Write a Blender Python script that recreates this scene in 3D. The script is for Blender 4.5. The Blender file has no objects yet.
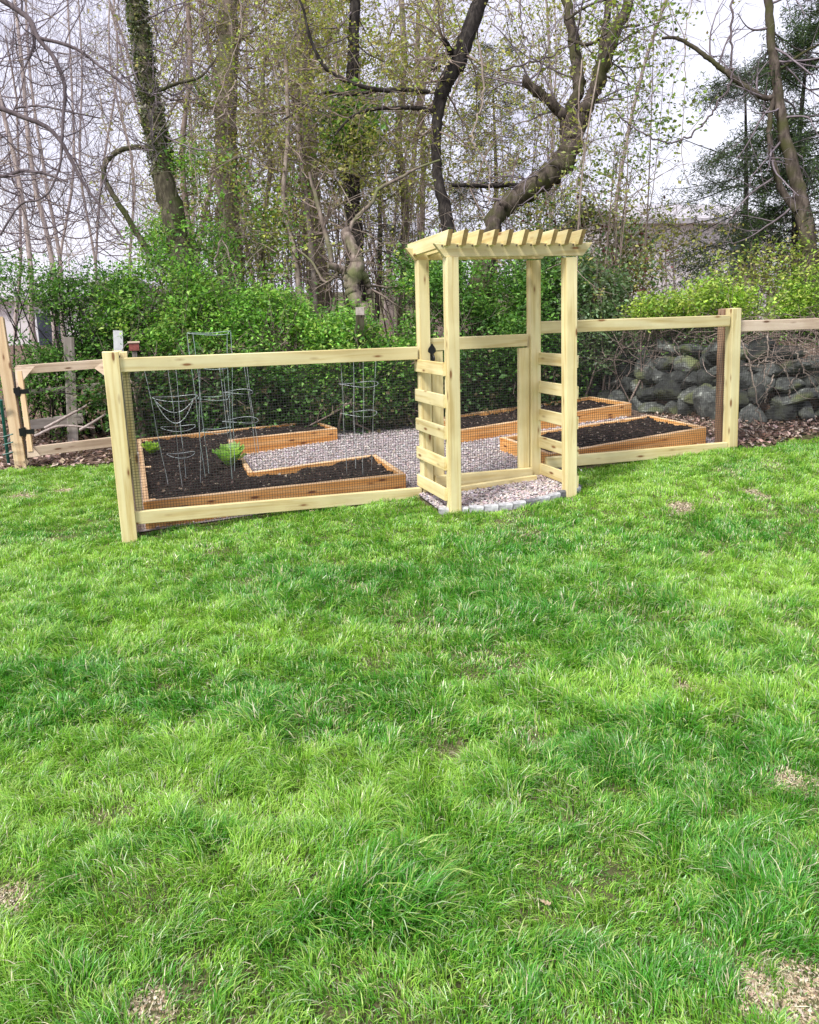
import bpy, math, random
import numpy as np
from mathutils import Matrix, Vector
R = math.radians
rng = np.random.default_rng(11)
random.seed(5)
scene = bpy.context.scene
COL = scene.collection

# ------------------------------------------------------------------ camera geometry
H = 1.65; F = 819.0; PITCH = R(15.3); ROLL = R(0.6)
c_f = np.array([0, math.cos(PITCH), -math.sin(PITCH)])
_r = np.array([1.0, 0, 0]); _u = np.cross(_r, c_f)
c_r = _r*math.cos(ROLL) - _u*math.sin(ROLL)
c_u = _u*math.cos(ROLL) + _r*math.sin(ROLL)
EYE = np.array([0, 0, H])
def ray(x, y): return c_f + c_r*(x-409.5)/F - c_u*(y-512)/F
def at(x, y, Z): return EYE + ray(x, y)*Z
def on_z(x, y, z):
    d = ray(x, y); return EYE + d*((z-H)/d[2])
# the fence frame: s runs along the fence, v behind it
A = np.array([-1.9211, 5.3790, 0.0]); T = np.array([0.95063, 0.31033, 0]); N = np.array([-0.31033, 0.95063, 0])
def W(s, v, z=0.0): return A + T*s + N*v + np.array([0, 0, z])
def to_sv(P):
    d = np.asarray(P)[..., :2] - A[:2]
    return d @ T[:2], d @ N[:2]
def sstep(a, b, x):
    t = np.clip((np.asarray(x, float)-a)/(b-a), 0, 1); return t*t*(3-2*t)

# ------------------------------------------------------------------ noise
class Noise2:
    def __init__(s, seed, n=64):
        s.g = np.random.default_rng(seed).random((n, n)); s.n = n
    def __call__(s, x, y):
        x = np.asarray(x, float); y = np.asarray(y, float)
        xi = np.floor(x).astype(int); yi = np.floor(y).astype(int)
        fx = x-xi; fy = y-yi; fx = fx*fx*(3-2*fx); fy = fy*fy*(3-2*fy)
        n = s.n; g = s.g
        a = g[xi % n, yi % n]; b = g[(xi+1) % n, yi % n]; c = g[xi % n, (yi+1) % n]; d = g[(xi+1) % n, (yi+1) % n]
        return (a*(1-fx)+b*fx)*(1-fy)+(c*(1-fx)+d*fx)*fy
NZ = [Noise2(i+100) for i in range(8)]

def ground(x, y):
    x = np.asarray(x, float); y = np.asarray(y, float)
    s = (x-A[0])*T[0]+(y-A[1])*T[1]; v = (x-A[0])*N[0]+(y-A[1])*N[1]
    sp = np.clip(s, 0, 7.5)
    h = 0.25*sstep(-7, -2.4, v)+0.75*sstep(-2.6, -0.55, v)
    base = 0.060*sp*h
    und = 0.03*(NZ[0](x*0.9+7, y*0.9+3)-0.5)*sstep(0.3, -0.8, v)
    return base+und
def gp(x, y, dz=0.0): return np.array([x, y, float(ground(x, y))+dz])
def on_ground(px, py, dz=0.0):
    z = 0.0
    for _ in range(12):
        p = on_z(px, py, z+dz); z = float(ground(p[0], p[1]))
    return np.array([p[0], p[1], z+dz])

# ------------------------------------------------------------------ mesh builder
class MB:
    def __init__(s): s.v = []; s.f = []; s.n = 0; s.c = []; s.hascol = False
    def add(s, v, f, col=None):
        v = np.asarray(v, float).reshape(-1, 3)
        f = np.asarray(f, int)
        s.v.append(v); s.f.append(f+s.n); s.n += len(v)
        if col is None: col = np.ones((len(v), 3))*0.5
        else: s.hascol = True
        col = np.asarray(col, float)
        if col.ndim == 1: col = np.tile(col, (len(v), 1))
        s.c.append(col)
    def build(s, name, mat, parent=None, origin=None, smooth=False, rot=None):
        V = np.concatenate(s.v); C = np.concatenate(s.c)
        if origin is None: origin = np.array(parent.location) if parent else np.zeros(3)
        V = V-np.asarray(origin)
        me = bpy.data.meshes.new(name)
        me.vertices.add(len(V)); me.vertices.foreach_set('co', V.astype(np.float32).ravel())
        loops = np.concatenate([f.ravel() for f in s.f])
        sizes = np.concatenate([np.full(len(f), f.shape[1]) for f in s.f])
        starts = np.concatenate([[0], np.cumsum(sizes)[:-1]])
        me.loops.add(len(loops)); me.loops.foreach_set('vertex_index', loops.astype(np.int32))
        me.polygons.add(len(sizes)); me.polygons.foreach_set('loop_start', starts.astype(np.int32))
        me.polygons.foreach_set('loop_total', sizes.astype(np.int32))
        me.polygons.foreach_set('use_smooth', np.full(len(sizes), bool(smooth)))
        if s.hascol:
            a = me.color_attributes.new('tint', 'FLOAT_COLOR', 'POINT')
            a.data.foreach_set('color', np.hstack([C, np.ones((len(C), 1))]).astype(np.float32).ravel())
        me.update(calc_edges=True)
        me.materials.append(mat)
        o = bpy.data.objects.new(name, me); COL.objects.link(o)
        o.location = origin
        if parent:
            o.parent = parent; o.location = Vector(origin)-parent.location
        return o

def tag(o, label=None, cat=None, group=None, kind=None):
    if label: o['label'] = label
    if cat: o['category'] = cat
    if group: o['group'] = group
    if kind: o['kind'] = kind
    return o
def thing(name, loc, label, cat, group=None):
    o = bpy.data.objects.new(name, None); o.empty_display_size = 0.1
    COL.objects.link(o); o.location = loc
    return tag(o, label, cat, group)

BOXF = np.array([[0,1,3,2],[4,6,7,5],[0,4,5,1],[2,3,7,6],[0,2,6,4],[1,5,7,3]])
def board_mesh(name, L, w, h, bev=0.003, cut0=0, cut1=0):
    """board along local X (centred), bevelled edges; cut0/cut1 slant the ends"""
    n = max(2, int(L/0.25)); xs = np.linspace(-L/2, L/2, n+1)
    b = bev
    prof = np.array([[-w/2+b, -h/2], [w/2-b, -h/2], [w/2, -h/2+b], [w/2, h/2-b], [w/2-b, h/2], [-w/2+b, h/2], [-w/2, h/2-b], [-w/2, -h/2+b]])
    V = []
    for i, x in enumerate(xs):
        t = (x+L/2)/L
        for (a, c) in prof:
            xx = x
            if i == 0: xx = x+cut0*(0.5-c/h)
            if i == n: xx = x-cut1*(0.5-c/h)
            V.append((xx, a, c))
    Fq = []
    for i in range(n):
        for k in range(8):
            Fq.append((i*8+k, (i+1)*8+k, (i+1)*8+(k+1) % 8, i*8+(k+1) % 8))
    me = bpy.data.meshes.new(name)
    me.from_pydata(V, [], Fq+[tuple(range(7, -1, -1))[::1], tuple(n*8+k for k in range(8))])
    import bmesh
    bm = bmesh.new(); bm.from_mesh(me); bmesh.ops.recalc_face_normals(bm, faces=bm.faces); bm.to_mesh(me); bm.free()
    return me
def board(name, p0, p1, w, h, mat, parent, up=(0, 0, 1), bev=0.003, cut0=0, cut1=0, end=None, top=None):
    """w measured across (horizontal), h along up"""
    p0 = Vector(p0); p1 = Vector(p1); d = p1-p0; L = d.length; x = d.normalized()
    upv = Vector(up)
    if abs(x.dot(upv)) > 0.95: upv = Vector(N)
    y = upv.cross(x).normalized(); z = x.cross(y).normalized()
    me = board_mesh(name, L, w, h, bev, cut0, cut1); me.materials.append(mat)
    if end:
        me.materials.append(end)
        for p in me.polygons:
            if len(p.vertices) == 8: p.material_index = 1
    if top:
        me.materials.append(top)
        for p in me.polygons:
            if len(p.vertices) == 4 and p.normal.z > 0.5: p.material_index = 1
    o = bpy.data.objects.new(name, me); COL.objects.link(o)
    M = Matrix((x, y, z)).transposed().to_4x4(); M.translation = (p0+p1)/2
    if parent:
        o.parent = parent; M = Matrix.Translation(-parent.location) @ M
    o.matrix_local = M
    return o

def tubes(mb, P, Rad, S=5, col=None, cap=False, squash=None, rough=0.0, seed=0):
    """P (n,K,3) polylines, Rad (n,K)"""
    P = np.asarray(P, float); Rad = np.asarray(Rad, float)
    if P.ndim == 2: P = P[None]; Rad = Rad[None]
    n, K, _ = P.shape
    tan = np.gradient(P, axis=1)
    tan /= np.linalg.norm(tan, axis=2, keepdims=True)+1e-9
    ref = np.zeros_like(tan); m = tan[:, :, 2].mean(axis=1); vert = np.abs(m) > 0.75
    ref[vert, :, 0] = 1; ref[~vert, :, 2] = 1
    a = np.cross(tan, ref); a /= np.linalg.norm(a, axis=2, keepdims=True)+1e-9
    b = np.cross(tan, a)
    th = np.arange(S)/S*2*np.pi
    rr = np.repeat(Rad[:, :, None], S, axis=2)
    if rough:
        rg = np.random.default_rng(seed)
        nz = rg.normal(0, 1, rr.shape); nz = (nz+np.roll(nz, 1, 1)*.7+np.roll(nz, 1, 2)*.7)/1.7
        rr = rr*(1+rough*nz)
    V = P[:, :, None, :]+(a[:, :, None, :]*np.cos(th)[None, None, :, None]+b[:, :, None, :]*np.sin(th)[None, None, :, None])*rr[..., None]
    i = np.arange(n)[:, None, None]*K*S; k = np.arange(K-1)[None, :, None]*S; s_ = np.arange(S)[None, None, :]
    s2 = (s_+1) % S
    f = np.stack(np.broadcast_arrays(i+k+s_, i+k+s2, i+k+S+s2, i+k+S+s_), axis=-1).reshape(-1, 4)
    cc = None
    if col is not None:
        cc = np.asarray(col, float)
        if cc.ndim == 2: cc = np.repeat(cc, K*S, axis=0)
    mb.add(V.reshape(-1, 3), f, cc)
    if cap:
        for q in range(n):
            for kk, sg in ((0, 1), (K-1, -1)):
                ring = V[q, kk]; c = ring.mean(0)-tan[q, kk]*0*sg
                vv = np.vstack([ring, c]); ff = [(j, (j+1) % S, S) for j in range(S)]
                mb.add(vv, ff, cc[0] if cc is not None else None)

def spline(pts, K):
    """Catmull-Rom through rows of pts, K samples"""
    P = np.asarray(pts, float); n = len(P)
    if n == 2:
        t = np.linspace(0, 1, K)[:, None]; return P[0]*(1-t)+P[1]*t
    Q = np.vstack([2*P[0]-P[1], P, 2*P[-1]-P[-2]])
    u = np.linspace(0, n-1-1e-6, K); i = u.astype(int); t = (u-i)[:, None]
    a, b, c, d = Q[i], Q[i+1], Q[i+2], Q[i+3]
    return 0.5*((2*b)+(-a+c)*t+(2*a-5*b+4*c-d)*t*t+(-a+3*b-3*c+d)*t**3)

def leaves(mb, C, size, ctint, width=0.5, up_bias=0.4, jit=0.25, droop=0.0, sd=None):
    """one folded leaf at each centre"""
    g = rng; C = np.asarray(C, float); n = len(C)
    d = g.normal(size=(n, 3)); d[:, 2] = d[:, 2]*0.6-droop; d /= np.linalg.norm(d, axis=1, keepdims=True)
    nn = g.normal(size=(n, 3)); nn[:, 2] += up_bias*2.5
    s = np.cross(d, nn); s /= np.linalg.norm(s, axis=1, keepdims=True)+1e-9
    nn = np.cross(s, d)
    L = size*(1+jit*g.normal(size=n)).clip(0.4, 2)[:, None]
    w = L*width*0.5
    v0 = C; v2 = C+d*L; mid = C+d*L*0.45
    v1 = mid+s*w+nn*w*0.35; v3 = mid-s*w+nn*w*0.35
    V = np.stack([v0, v1, v2, v3], 1).reshape(-1, 3)
    b = np.arange(n)[:, None]*4
    f = np.vstack([b+np.array([0, 1, 2]), b+np.array([0, 2, 3])])
    ct = np.asarray(ctint, float)
    if ct.ndim == 1: ct = np.tile(ct, (n, 1))
    mb.add(V, f, np.repeat(ct, 4, axis=0))

def palette(n, cols, w=None, jit=0.12):
    cols = np.asarray(cols, float)
    i = rng.choice(len(cols), n, p=w)
    c = cols[i]*(1+jit*rng.normal(size=(n, 1)))
    return np.clip(c*(1+0.05*rng.normal(size=(n, 3))), 0.002, 1)

# ------------------------------------------------------------------ materials
def newmat(name):
    m = bpy.data.materials.new(name); m.use_nodes = True
    nt = m.node_tree; nt.nodes.clear()
    out = nt.nodes.new('ShaderNodeOutputMaterial')
    return m, nt, out
def nd(nt, t, **k):
    n = nt.nodes.new(t)
    for a, b in k.items():
        if a.startswith('i_'): n.inputs[a[2:].replace('_', ' ')].default_value = b
        else: setattr(n, a, b)
    return n
def ramp(nt, stops):
    r = nt.nodes.new('ShaderNodeValToRGB'); e = r.color_ramp.elements
    e[0].position = stops[0][0]; e[0].color = (*stops[0][1], 1)
    e[1].position = stops[-1][0]; e[1].color = (*stops[-1][1], 1)
    for p, c in stops[1:-1]:
        q = e.new(p); q.color = (*c, 1)
    return r
def mixc(nt, a, b, fac, mode='MIX'):
    m = nt.nodes.new('ShaderNodeMix'); m.data_type = 'RGBA'; m.blend_type = mode
    for inp, val in ((m.inputs[0], fac), (m.inputs[6], a), (m.inputs[7], b)):
        if hasattr(val, 'links') or isinstance(val, bpy.types.NodeSocket): nt.links.new(val, inp)
        elif isinstance(val, tuple): inp.default_value = (*val, 1) if len(val) == 3 else val
        else: inp.default_value = val
    return m.outputs[2]

def wood(name, light, mid, dark, knot, rough=0.75, grain=1.0):
    m, nt, out = newmat(name); L = nt.links.new
    tc = nd(nt, 'ShaderNodeTexCoord'); oi = nd(nt, 'ShaderNodeObjectInfo')
    off = nd(nt, 'ShaderNodeVectorMath', operation='MULTIPLY_ADD')
    cb = nd(nt, 'ShaderNodeCombineXYZ'); L(oi.outputs['Random'], cb.inputs[0]); L(oi.outputs['Random'], cb.inputs[1]); L(oi.outputs['Random'], cb.inputs[2])
    L(cb.outputs[0], off.inputs[0]); off.inputs[1].default_value = (37, 19, 53); L(tc.outputs['Object'], off.inputs[2])
    mp = nd(nt, 'ShaderNodeMapping'); mp.inputs['Scale'].default_value = (1.4, 26, 26); L(off.outputs[0], mp.inputs[0])
    n1 = nd(nt, 'ShaderNodeTexNoise'); n1.inputs['Scale'].default_value = 1.0; n1.inputs['Detail'].default_value = 5; n1.inputs['Distortion'].default_value = 0.6
    L(mp.outputs[0], n1.inputs['Vector'])
    r1 = ramp(nt, [(0.30, dark), (0.48, mid), (0.70, light)]); L(n1.outputs[0], r1.inputs[0])
    # broad streaks, board to board difference
    mp2 = nd(nt, 'ShaderNodeMapping'); mp2.inputs['Scale'].default_value = (1.2, 6, 6); L(off.outputs[0], mp2.inputs[0])
    n2 = nd(nt, 'ShaderNodeTexNoise'); n2.inputs['Scale'].default_value = 1.3; L(mp2.outputs[0], n2.inputs['Vector'])
    hv = nd(nt, 'ShaderNodeHueSaturation'); L(r1.outputs[0], hv.inputs['Color'])
    ma = nd(nt, 'ShaderNodeMath', operation='MULTIPLY_ADD'); L(oi.outputs['Random'], ma.inputs[0]); ma.inputs[1].default_value = 0.28*grain; ma.inputs[2].default_value = 0.74
    mb_ = nd(nt, 'ShaderNodeMath', operation='MULTIPLY_ADD'); L(n2.outputs[0], mb_.inputs[0]); mb_.inputs[1].default_value = 0.3; L(ma.outputs[0], mb_.inputs[2])
    L(mb_.outputs[0], hv.inputs['Value'])
    # knots
    mp3 = nd(nt, 'ShaderNodeMapping'); mp3.inputs['Scale'].default_value = (4.2, 15, 15); L(off.outputs[0], mp3.inputs[0])
    vo = nd(nt, 'ShaderNodeTexVoronoi'); vo.inputs['Scale'].default_value = 1.0; L(mp3.outputs[0], vo.inputs['Vector'])
    kr = ramp(nt, [(0.10, (1, 1, 1)), (0.14, (0.4, 0.4, 0.4)), (0.22, (0, 0, 0))]); L(vo.outputs['Distance'], kr.inputs[0])
    c2 = mixc(nt, hv.outputs[0], knot, kr.outputs[0])
    # grime
    n3 = nd(nt, 'ShaderNodeTexNoise'); n3.inputs['Scale'].default_value = 3.0; n3.inputs['Detail'].default_value = 6; L(off.outputs[0], n3.inputs['Vector'])
    gr = ramp(nt, [(0.35, (0.80, 0.77, 0.72)), (0.6, (1, 1, 1))]); L(n3.outputs[0], gr.inputs[0])
    c3 = mixc(nt, c2, gr.outputs[0], 0.75, 'MULTIPLY')
    b = nd(nt, 'ShaderNodeBsdfPrincipled'); L(c3, b.inputs['Base Color']); b.inputs['Roughness'].default_value = rough
    b.inputs['Specular IOR Level'].default_value = 0.3
    bu = nd(nt, 'ShaderNodeBump'); bu.inputs['Strength'].default_value = 0.35; bu.inputs['Distance'].default_value = 0.004; L(n1.outputs[0], bu.inputs['Height'])
    L(bu.outputs[0], b.inputs['Normal']); L(b.outputs[0], out.inputs[0])
    return m
M_pine = wood('fresh_pine', (0.80, 0.73, 0.43), (0.74, 0.64, 0.34), (0.58, 0.45, 0.19), (0.26, 0.13, 0.05))
M_endgrain = wood('pine_end_grain', (0.62, 0.45, 0.22), (0.54, 0.36, 0.17), (0.40, 0.25, 0.11), (0.2, 0.1, 0.04))
M_cedar = wood('cedar_board', (0.86, 0.50, 0.21), (0.78, 0.39, 0.12), (0.60, 0.25, 0.06), (0.18, 0.06, 0.02))
M_cedartop = wood('cedar_board_weathered', (0.78, 0.57, 0.36), (0.70, 0.48, 0.28), (0.56, 0.34, 0.18), (0.25, 0.12, 0.06))
M_oldpine = wood('aged_pine', (0.72, 0.60, 0.47), (0.62, 0.49, 0.37), (0.46, 0.34, 0.25), (0.18, 0.10, 0.06))
M_tan = wood('tan_pine', (0.74, 0.58, 0.37), (0.65, 0.48, 0.29), (0.50, 0.34, 0.19), (0.22, 0.12, 0.06))
M_grey = wood('grey_weathered_wood', (0.36, 0.33, 0.30), (0.28, 0.25, 0.22), (0.17, 0.15, 0.13), (0.09, 0.07, 0.06))
M_brown = wood('brown_stained_wood', (0.42, 0.30, 0.21), (0.34, 0.21, 0.13), (0.22, 0.12, 0.07), (0.07, 0.035, 0.02))

def leafmat(name, trans=0.35, rough=0.5, gloss=0.12, satur=1.0):
    m, nt, out = newmat(name); L = nt.links.new
    at_ = nd(nt, 'ShaderNodeAttribute', attribute_name='tint')
    df = nd(nt, 'ShaderNodeBsdfPrincipled'); df.inputs['Roughness'].default_value = rough; df.inputs['Specular IOR Level'].default_value = gloss*3
    L(at_.outputs['Color'], df.inputs['Base Color'])
    tr = nd(nt, 'ShaderNodeBsdfTranslucent')
    tcol = mixc(nt, at_.outputs['Color'], (1.25, 1.35, 0.55), 1.0, 'MULTIPLY'); L(tcol, tr.inputs[0])
    mx = nd(nt, 'ShaderNodeMixShader'); mx.inputs[0].default_value = trans
    L(df.outputs[0], mx.inputs[1]); L(tr.outputs[0], mx.inputs[2]); L(mx.outputs[0], out.inputs[0])
    return m
M_leaf = leafmat('leaf'); M_blade = leafmat('grass_blade', 0.22, 0.36, 0.26); M_dryleaf = leafmat('dry_leaf', 0.12, 0.8, 0.05)

def bark(name, c0, c1, c2, scale=9, bump=0.6, moss=None):
    m, nt, out = newmat(name); L = nt.links.new
    tc = nd(nt, 'ShaderNodeTexCoord')
    mp = nd(nt, 'ShaderNodeMapping'); mp.inputs['Scale'].default_value = (1, 1, 0.28); L(tc.outputs['Object'], mp.inputs[0])
    n = nd(nt, 'ShaderNodeTexNoise'); n.inputs['Scale'].default_value = scale*2.5; n.inputs['Detail'].default_value = 7; n.inputs['Roughness'].default_value = 0.65; L(mp.outputs[0], n.inputs['Vector'])
    r = ramp(nt, [(0.32, c0), (0.52, c1), (0.72, c2)]); L(n.outputs[0], r.inputs[0])
    col = r.outputs[0]
    if moss:
        n2 = nd(nt, 'ShaderNodeTexNoise'); n2.inputs['Scale'].default_value = 3.5; n2.inputs['Detail'].default_value = 4; L(tc.outputs['Object'], n2.inputs['Vector'])
        mr = ramp(nt, [(0.45, (0, 0, 0)), (0.62, (1, 1, 1))]); L(n2.outputs[0], mr.inputs[0])
        col = mixc(nt, col, moss, mr.outputs[0])
    b = nd(nt, 'ShaderNodeBsdfPrincipled'); b.inputs['Roughness'].default_value = 0.9; b.inputs['Specular IOR Level'].default_value = 0.15
    L(col, b.inputs['Base Color'])
    bu = nd(nt, 'ShaderNodeBump'); bu.inputs['Strength'].default_value = bump; bu.inputs['Distance'].default_value = 0.02; L(n.outputs[0], bu.inputs['Height']); L(bu.outputs[0], b.inputs['Normal'])
    L(b.outputs[0], out.inputs[0]); return m
M_bark_dark = bark('dark_bark', (0.012, 0.010, 0.010), (0.035, 0.030, 0.027), (0.085, 0.075, 0.065))
M_bark_mid = bark('brown_bark', (0.09, 0.07, 0.06), (0.22, 0.175, 0.145), (0.38, 0.32, 0.27), moss=(0.16, 0.17, 0.08))
M_bark_pale = bark('pale_bark', (0.24, 0.19, 0.175), (0.40, 0.335, 0.305), (0.56, 0.49, 0.45))
M_bark_olive = bark('ivy_stem_bark', (0.03, 0.026, 0.018), (0.085, 0.075, 0.05), (0.2, 0.18, 0.12), moss=(0.05, 0.06, 0.02))
M_twig = bark('grey_twig', (0.13, 0.105, 0.12), (0.21, 0.175, 0.195), (0.33, 0.285, 0.31), 4, 0.1)
M_limb = bark('dark_grey_limb', (0.07, 0.055, 0.06), (0.13, 0.105, 0.11), (0.22, 0.185, 0.19), 6, 0.3)
M_bark_maple = bark('dark_maple_bark', (0.03, 0.024, 0.02), (0.085, 0.068, 0.056), (0.19, 0.155, 0.13), moss=(0.07, 0.07, 0.03))
M_twig_brown = bark('brown_twig', (0.15, 0.11, 0.095), (0.27, 0.21, 0.18), (0.42, 0.34, 0.29), 4, 0.1)
M_vine = bark('vine_bark', (0.16, 0.12, 0.10), (0.30, 0.245, 0.205), (0.46, 0.40, 0.345), 6, 0.3)

def plain(name, col, rough=0.5, metal=0.0, noise=0.15, scale=20, bump=0.0):
    m, nt, out = newmat(name); L = nt.links.new
    tc = nd(nt, 'ShaderNodeTexCoord'); n = nd(nt, 'ShaderNodeTexNoise'); n.inputs['Scale'].default_value = scale; n.inputs['Detail'].default_value = 5
    L(tc.outputs['Object'], n.inputs['Vector'])
    lo = tuple(c*(1-noise*2) for c in col); hi = tuple(min(1, c*(1+noise*2)) for c in col)
    r = ramp(nt, [(0.3, lo), (0.7, hi)]); L(n.outputs[0], r.inputs[0])
    b = nd(nt, 'ShaderNodeBsdfPrincipled'); L(r.outputs[0], b.inputs['Base Color']); b.inputs['Roughness'].default_value = rough; b.inputs['Metallic'].default_value = metal
    if bump:
        bu = nd(nt, 'ShaderNodeBump'); bu.inputs['Strength'].default_value = bump; bu.inputs['Distance'].default_value = 0.02; L(n.outputs[0], bu.inputs['Height']); L(bu.outputs[0], b.inputs['Normal'])
    L(b.outputs[0], out.inputs[0]); return m
M_mesh = plain('black_coated_wire', (0.028, 0.030, 0.028), 0.5, 0.0, 0.1)
M_galv = plain('galvanised_wire', (0.47, 0.52, 0.53), 0.45, 0.35, 0.15)
M_cagegreen = plain('green_coated_wire', (0.36, 0.46, 0.44), 0.5, 0.0, 0.15)
M_iron = plain('black_iron', (0.012, 0.012, 0.013), 0.4, 0.3, 0.1)
M_teal = plain('teal_plastic', (0.01, 0.10, 0.08), 0.4)
M_white = plain('white_vinyl', (0.72, 0.72, 0.74), 0.5, 0, 0.05)
M_red = plain('red_plastic', (0.30, 0.09, 0.07), 0.5)
M_mulchchip = leafmat('litter', 0.05, 0.85, 0.05)

def tintmat(name, rough=0.85, scale=60, bump=0.3, spec=0.2):
    m, nt, out = newmat(name); L = nt.links.new
    a = nd(nt, 'ShaderNodeAttribute', attribute_name='tint')
    tc = nd(nt, 'ShaderNodeTexCoord'); n = nd(nt, 'ShaderNodeTexNoise'); n.inputs['Scale'].default_value = scale; n.inputs['Detail'].default_value = 6; L(tc.outputs['Object'], n.inputs['Vector'])
    r = ramp(nt, [(0.3, (0.62, 0.62, 0.62)), (0.7, (1.3, 1.3, 1.3))]); L(n.outputs[0], r.inputs[0])
    c = mixc(nt, a.outputs['Color'], r.outputs[0], 1.0, 'MULTIPLY')
    b = nd(nt, 'ShaderNodeBsdfPrincipled'); L(c, b.inputs['Base Color']); b.inputs['Roughness'].default_value = rough; b.inputs['Specular IOR Level'].default_value = spec
    bu = nd(nt, 'ShaderNodeBump'); bu.inputs['Strength'].default_value = bump; bu.inputs['Distance'].default_value = 0.02; L(n.outputs[0], bu.inputs['Height']); L(bu.outputs[0], b.inputs['Normal'])
    L(b.outputs[0], out.inputs[0]); return m
M_pebble = tintmat('pebble', 0.8, 60, 0.2)

def fieldstone():
    m, nt, out = newmat('lichened_fieldstone'); L = nt.links.new
    tc = nd(nt, 'ShaderNodeTexCoord'); oi = nd(nt, 'ShaderNodeObjectInfo')
    ad = nd(nt, 'ShaderNodeVectorMath', operation='ADD'); L(tc.outputs['Object'], ad.inputs[0]); L(oi.outputs['Random'], ad.inputs[1])
    n = nd(nt, 'ShaderNodeTexNoise'); n.inputs['Scale'].default_value = 9; n.inputs['Detail'].default_value = 8; n.inputs['Roughness'].default_value = 0.7; L(ad.outputs[0], n.inputs['Vector'])
    r = ramp(nt, [(0.3, (0.02, 0.021, 0.021)), (0.48, (0.07, 0.075, 0.07)), (0.60, (0.14, 0.15, 0.135)), (0.69, (0.44, 0.47, 0.42))]); L(n.outputs[0], r.inputs[0])
    n2 = nd(nt, 'ShaderNodeTexNoise'); n2.inputs['Scale'].default_value = 5; n2.inputs['Detail'].default_value = 5; L(ad.outputs[0], n2.inputs['Vector'])
    mr = ramp(nt, [(0.5, (0, 0, 0)), (0.66, (0.8, 0.8, 0.8))]); L(n2.outputs[0], mr.inputs[0])
    c = mixc(nt, r.outputs[0], (0.13, 0.15, 0.055), mr.outputs[0])
    hv = nd(nt, 'ShaderNodeHueSaturation'); L(c, hv.inputs['Color']); ma = nd(nt, 'ShaderNodeMath', operation='MULTIPLY_ADD'); L(oi.outputs['Random'], ma.inputs[0]); ma.inputs[1].default_value = 0.95; ma.inputs[2].default_value = 0.35; L(ma.outputs[0], hv.inputs['Value'])
    b = nd(nt, 'ShaderNodeBsdfPrincipled'); L(hv.outputs[0], b.inputs['Base Color']); b.inputs['Roughness'].default_value = 0.9
    bu = nd(nt, 'ShaderNodeBump'); bu.inputs['Strength'].default_value = 0.6; bu.inputs['Distance'].default_value = 0.02; L(n.outputs[0], bu.inputs['Height']); L(bu.outputs[0], b.inputs['Normal'])
    L(b.outputs[0], out.inputs[0]); return m
M_stone = fieldstone()

def groundmat(name, cols, scale=8, bump=0.5, dist=0.03, fine=None):
    m, nt, out = newmat(name); L = nt.links.new
    tc = nd(nt, 'ShaderNodeTexCoord'); n = nd(nt, 'ShaderNodeTexNoise'); n.inputs['Scale'].default_value = scale; n.inputs['Detail'].default_value = 9; n.inputs['Roughness'].default_value = 0.7
    L(tc.outputs['Object'], n.inputs['Vector'])
    r = ramp(nt, [(0.3+0.4*i/(len(cols)-1), c) for i, c in enumerate(cols)]); L(n.outputs[0], r.inputs[0])
    b = nd(nt, 'ShaderNodeBsdfPrincipled'); b.inputs['Roughness'].default_value = 0.95; b.inputs['Specular IOR Level'].default_value = 0.15; L(r.outputs[0], b.inputs['Base Color'])
    bu = nd(nt, 'ShaderNodeBump'); bu.inputs['Strength'].default_value = bump; bu.inputs['Distance'].default_value = dist; L(n.outputs[0], bu.inputs['Height']); L(bu.outputs[0], b.inputs['Normal'])
    L(b.outputs[0], out.inputs[0]); return m
M_lawnsoil = groundmat('lawn_soil', [(0.035, 0.04, 0.018), (0.07, 0.075, 0.03), (0.13, 0.12, 0.06), (0.22, 0.19, 0.12)], 30, 0.8, 0.012)
M_litter = groundmat('forest_floor', [(0.045, 0.030, 0.022), (0.12, 0.08, 0.06), (0.22, 0.155, 0.12), (0.34, 0.26, 0.21)], 25, 0.9)
M_gravel = groundmat('gravel_bed', [(0.14, 0.12, 0.12), (0.30, 0.27, 0.27), (0.46, 0.42, 0.41), (0.56, 0.53, 0.51)], 60, 0.8, 0.02)
M_soil = groundmat('dark_compost', [(0.010, 0.007, 0.006), (0.022, 0.015, 0.013), (0.045, 0.031, 0.026), (0.10, 0.075, 0.06)], 28, 1.0, 0.04)

# ------------------------------------------------------------------ world, sun
scene.world = bpy.data.worlds.new('World'); scene.world.use_nodes = True
wt = scene.world.node_tree; wt.nodes.clear()
SUN_EL = 52; SUN_AZ = 222     # azimuth the light comes from, clockwise from +Y: behind the camera and to the left
sky = nd(wt, 'ShaderNodeTexSky', sky_type='NISHITA'); sky.sun_disc = False; sky.sun_elevation = R(SUN_EL); sky.sun_rotation = R(SUN_AZ)
tcw = nd(wt, 'ShaderNodeTexCoord'); nw = nd(wt, 'ShaderNodeTexNoise'); nw.inputs['Scale'].default_value = 3.4; nw.inputs['Detail'].default_value = 5
wt.links.new(tcw.outputs['Generated'], nw.inputs['Vector'])
cl = ramp(wt, [(0.40, (4.5, 4.35, 5.4)), (0.64, (5.6, 5.5, 6.2))]); wt.links.new(nw.outputs[0], cl.inputs[0])
mixw = mixc(wt, sky.outputs[0], cl.outputs[0], 0.88)
bg = nd(wt, 'ShaderNodeBackground'); bg.inputs[1].default_value = 0.10; wt.links.new(mixw, bg.inputs[0])
wo = nd(wt, 'ShaderNodeOutputWorld'); wt.links.new(bg.outputs[0], wo.inputs[0])
sl = bpy.data.lights.new('sun', 'SUN'); sl.energy = 2.15; sl.angle = R(13); sl.color = (1.0, 0.965, 0.90)
so = bpy.data.objects.new('sun', sl); COL.objects.link(so); so.location = (-5, -6, 12)
az = R(SUN_AZ); el = R(SUN_EL)
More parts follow.
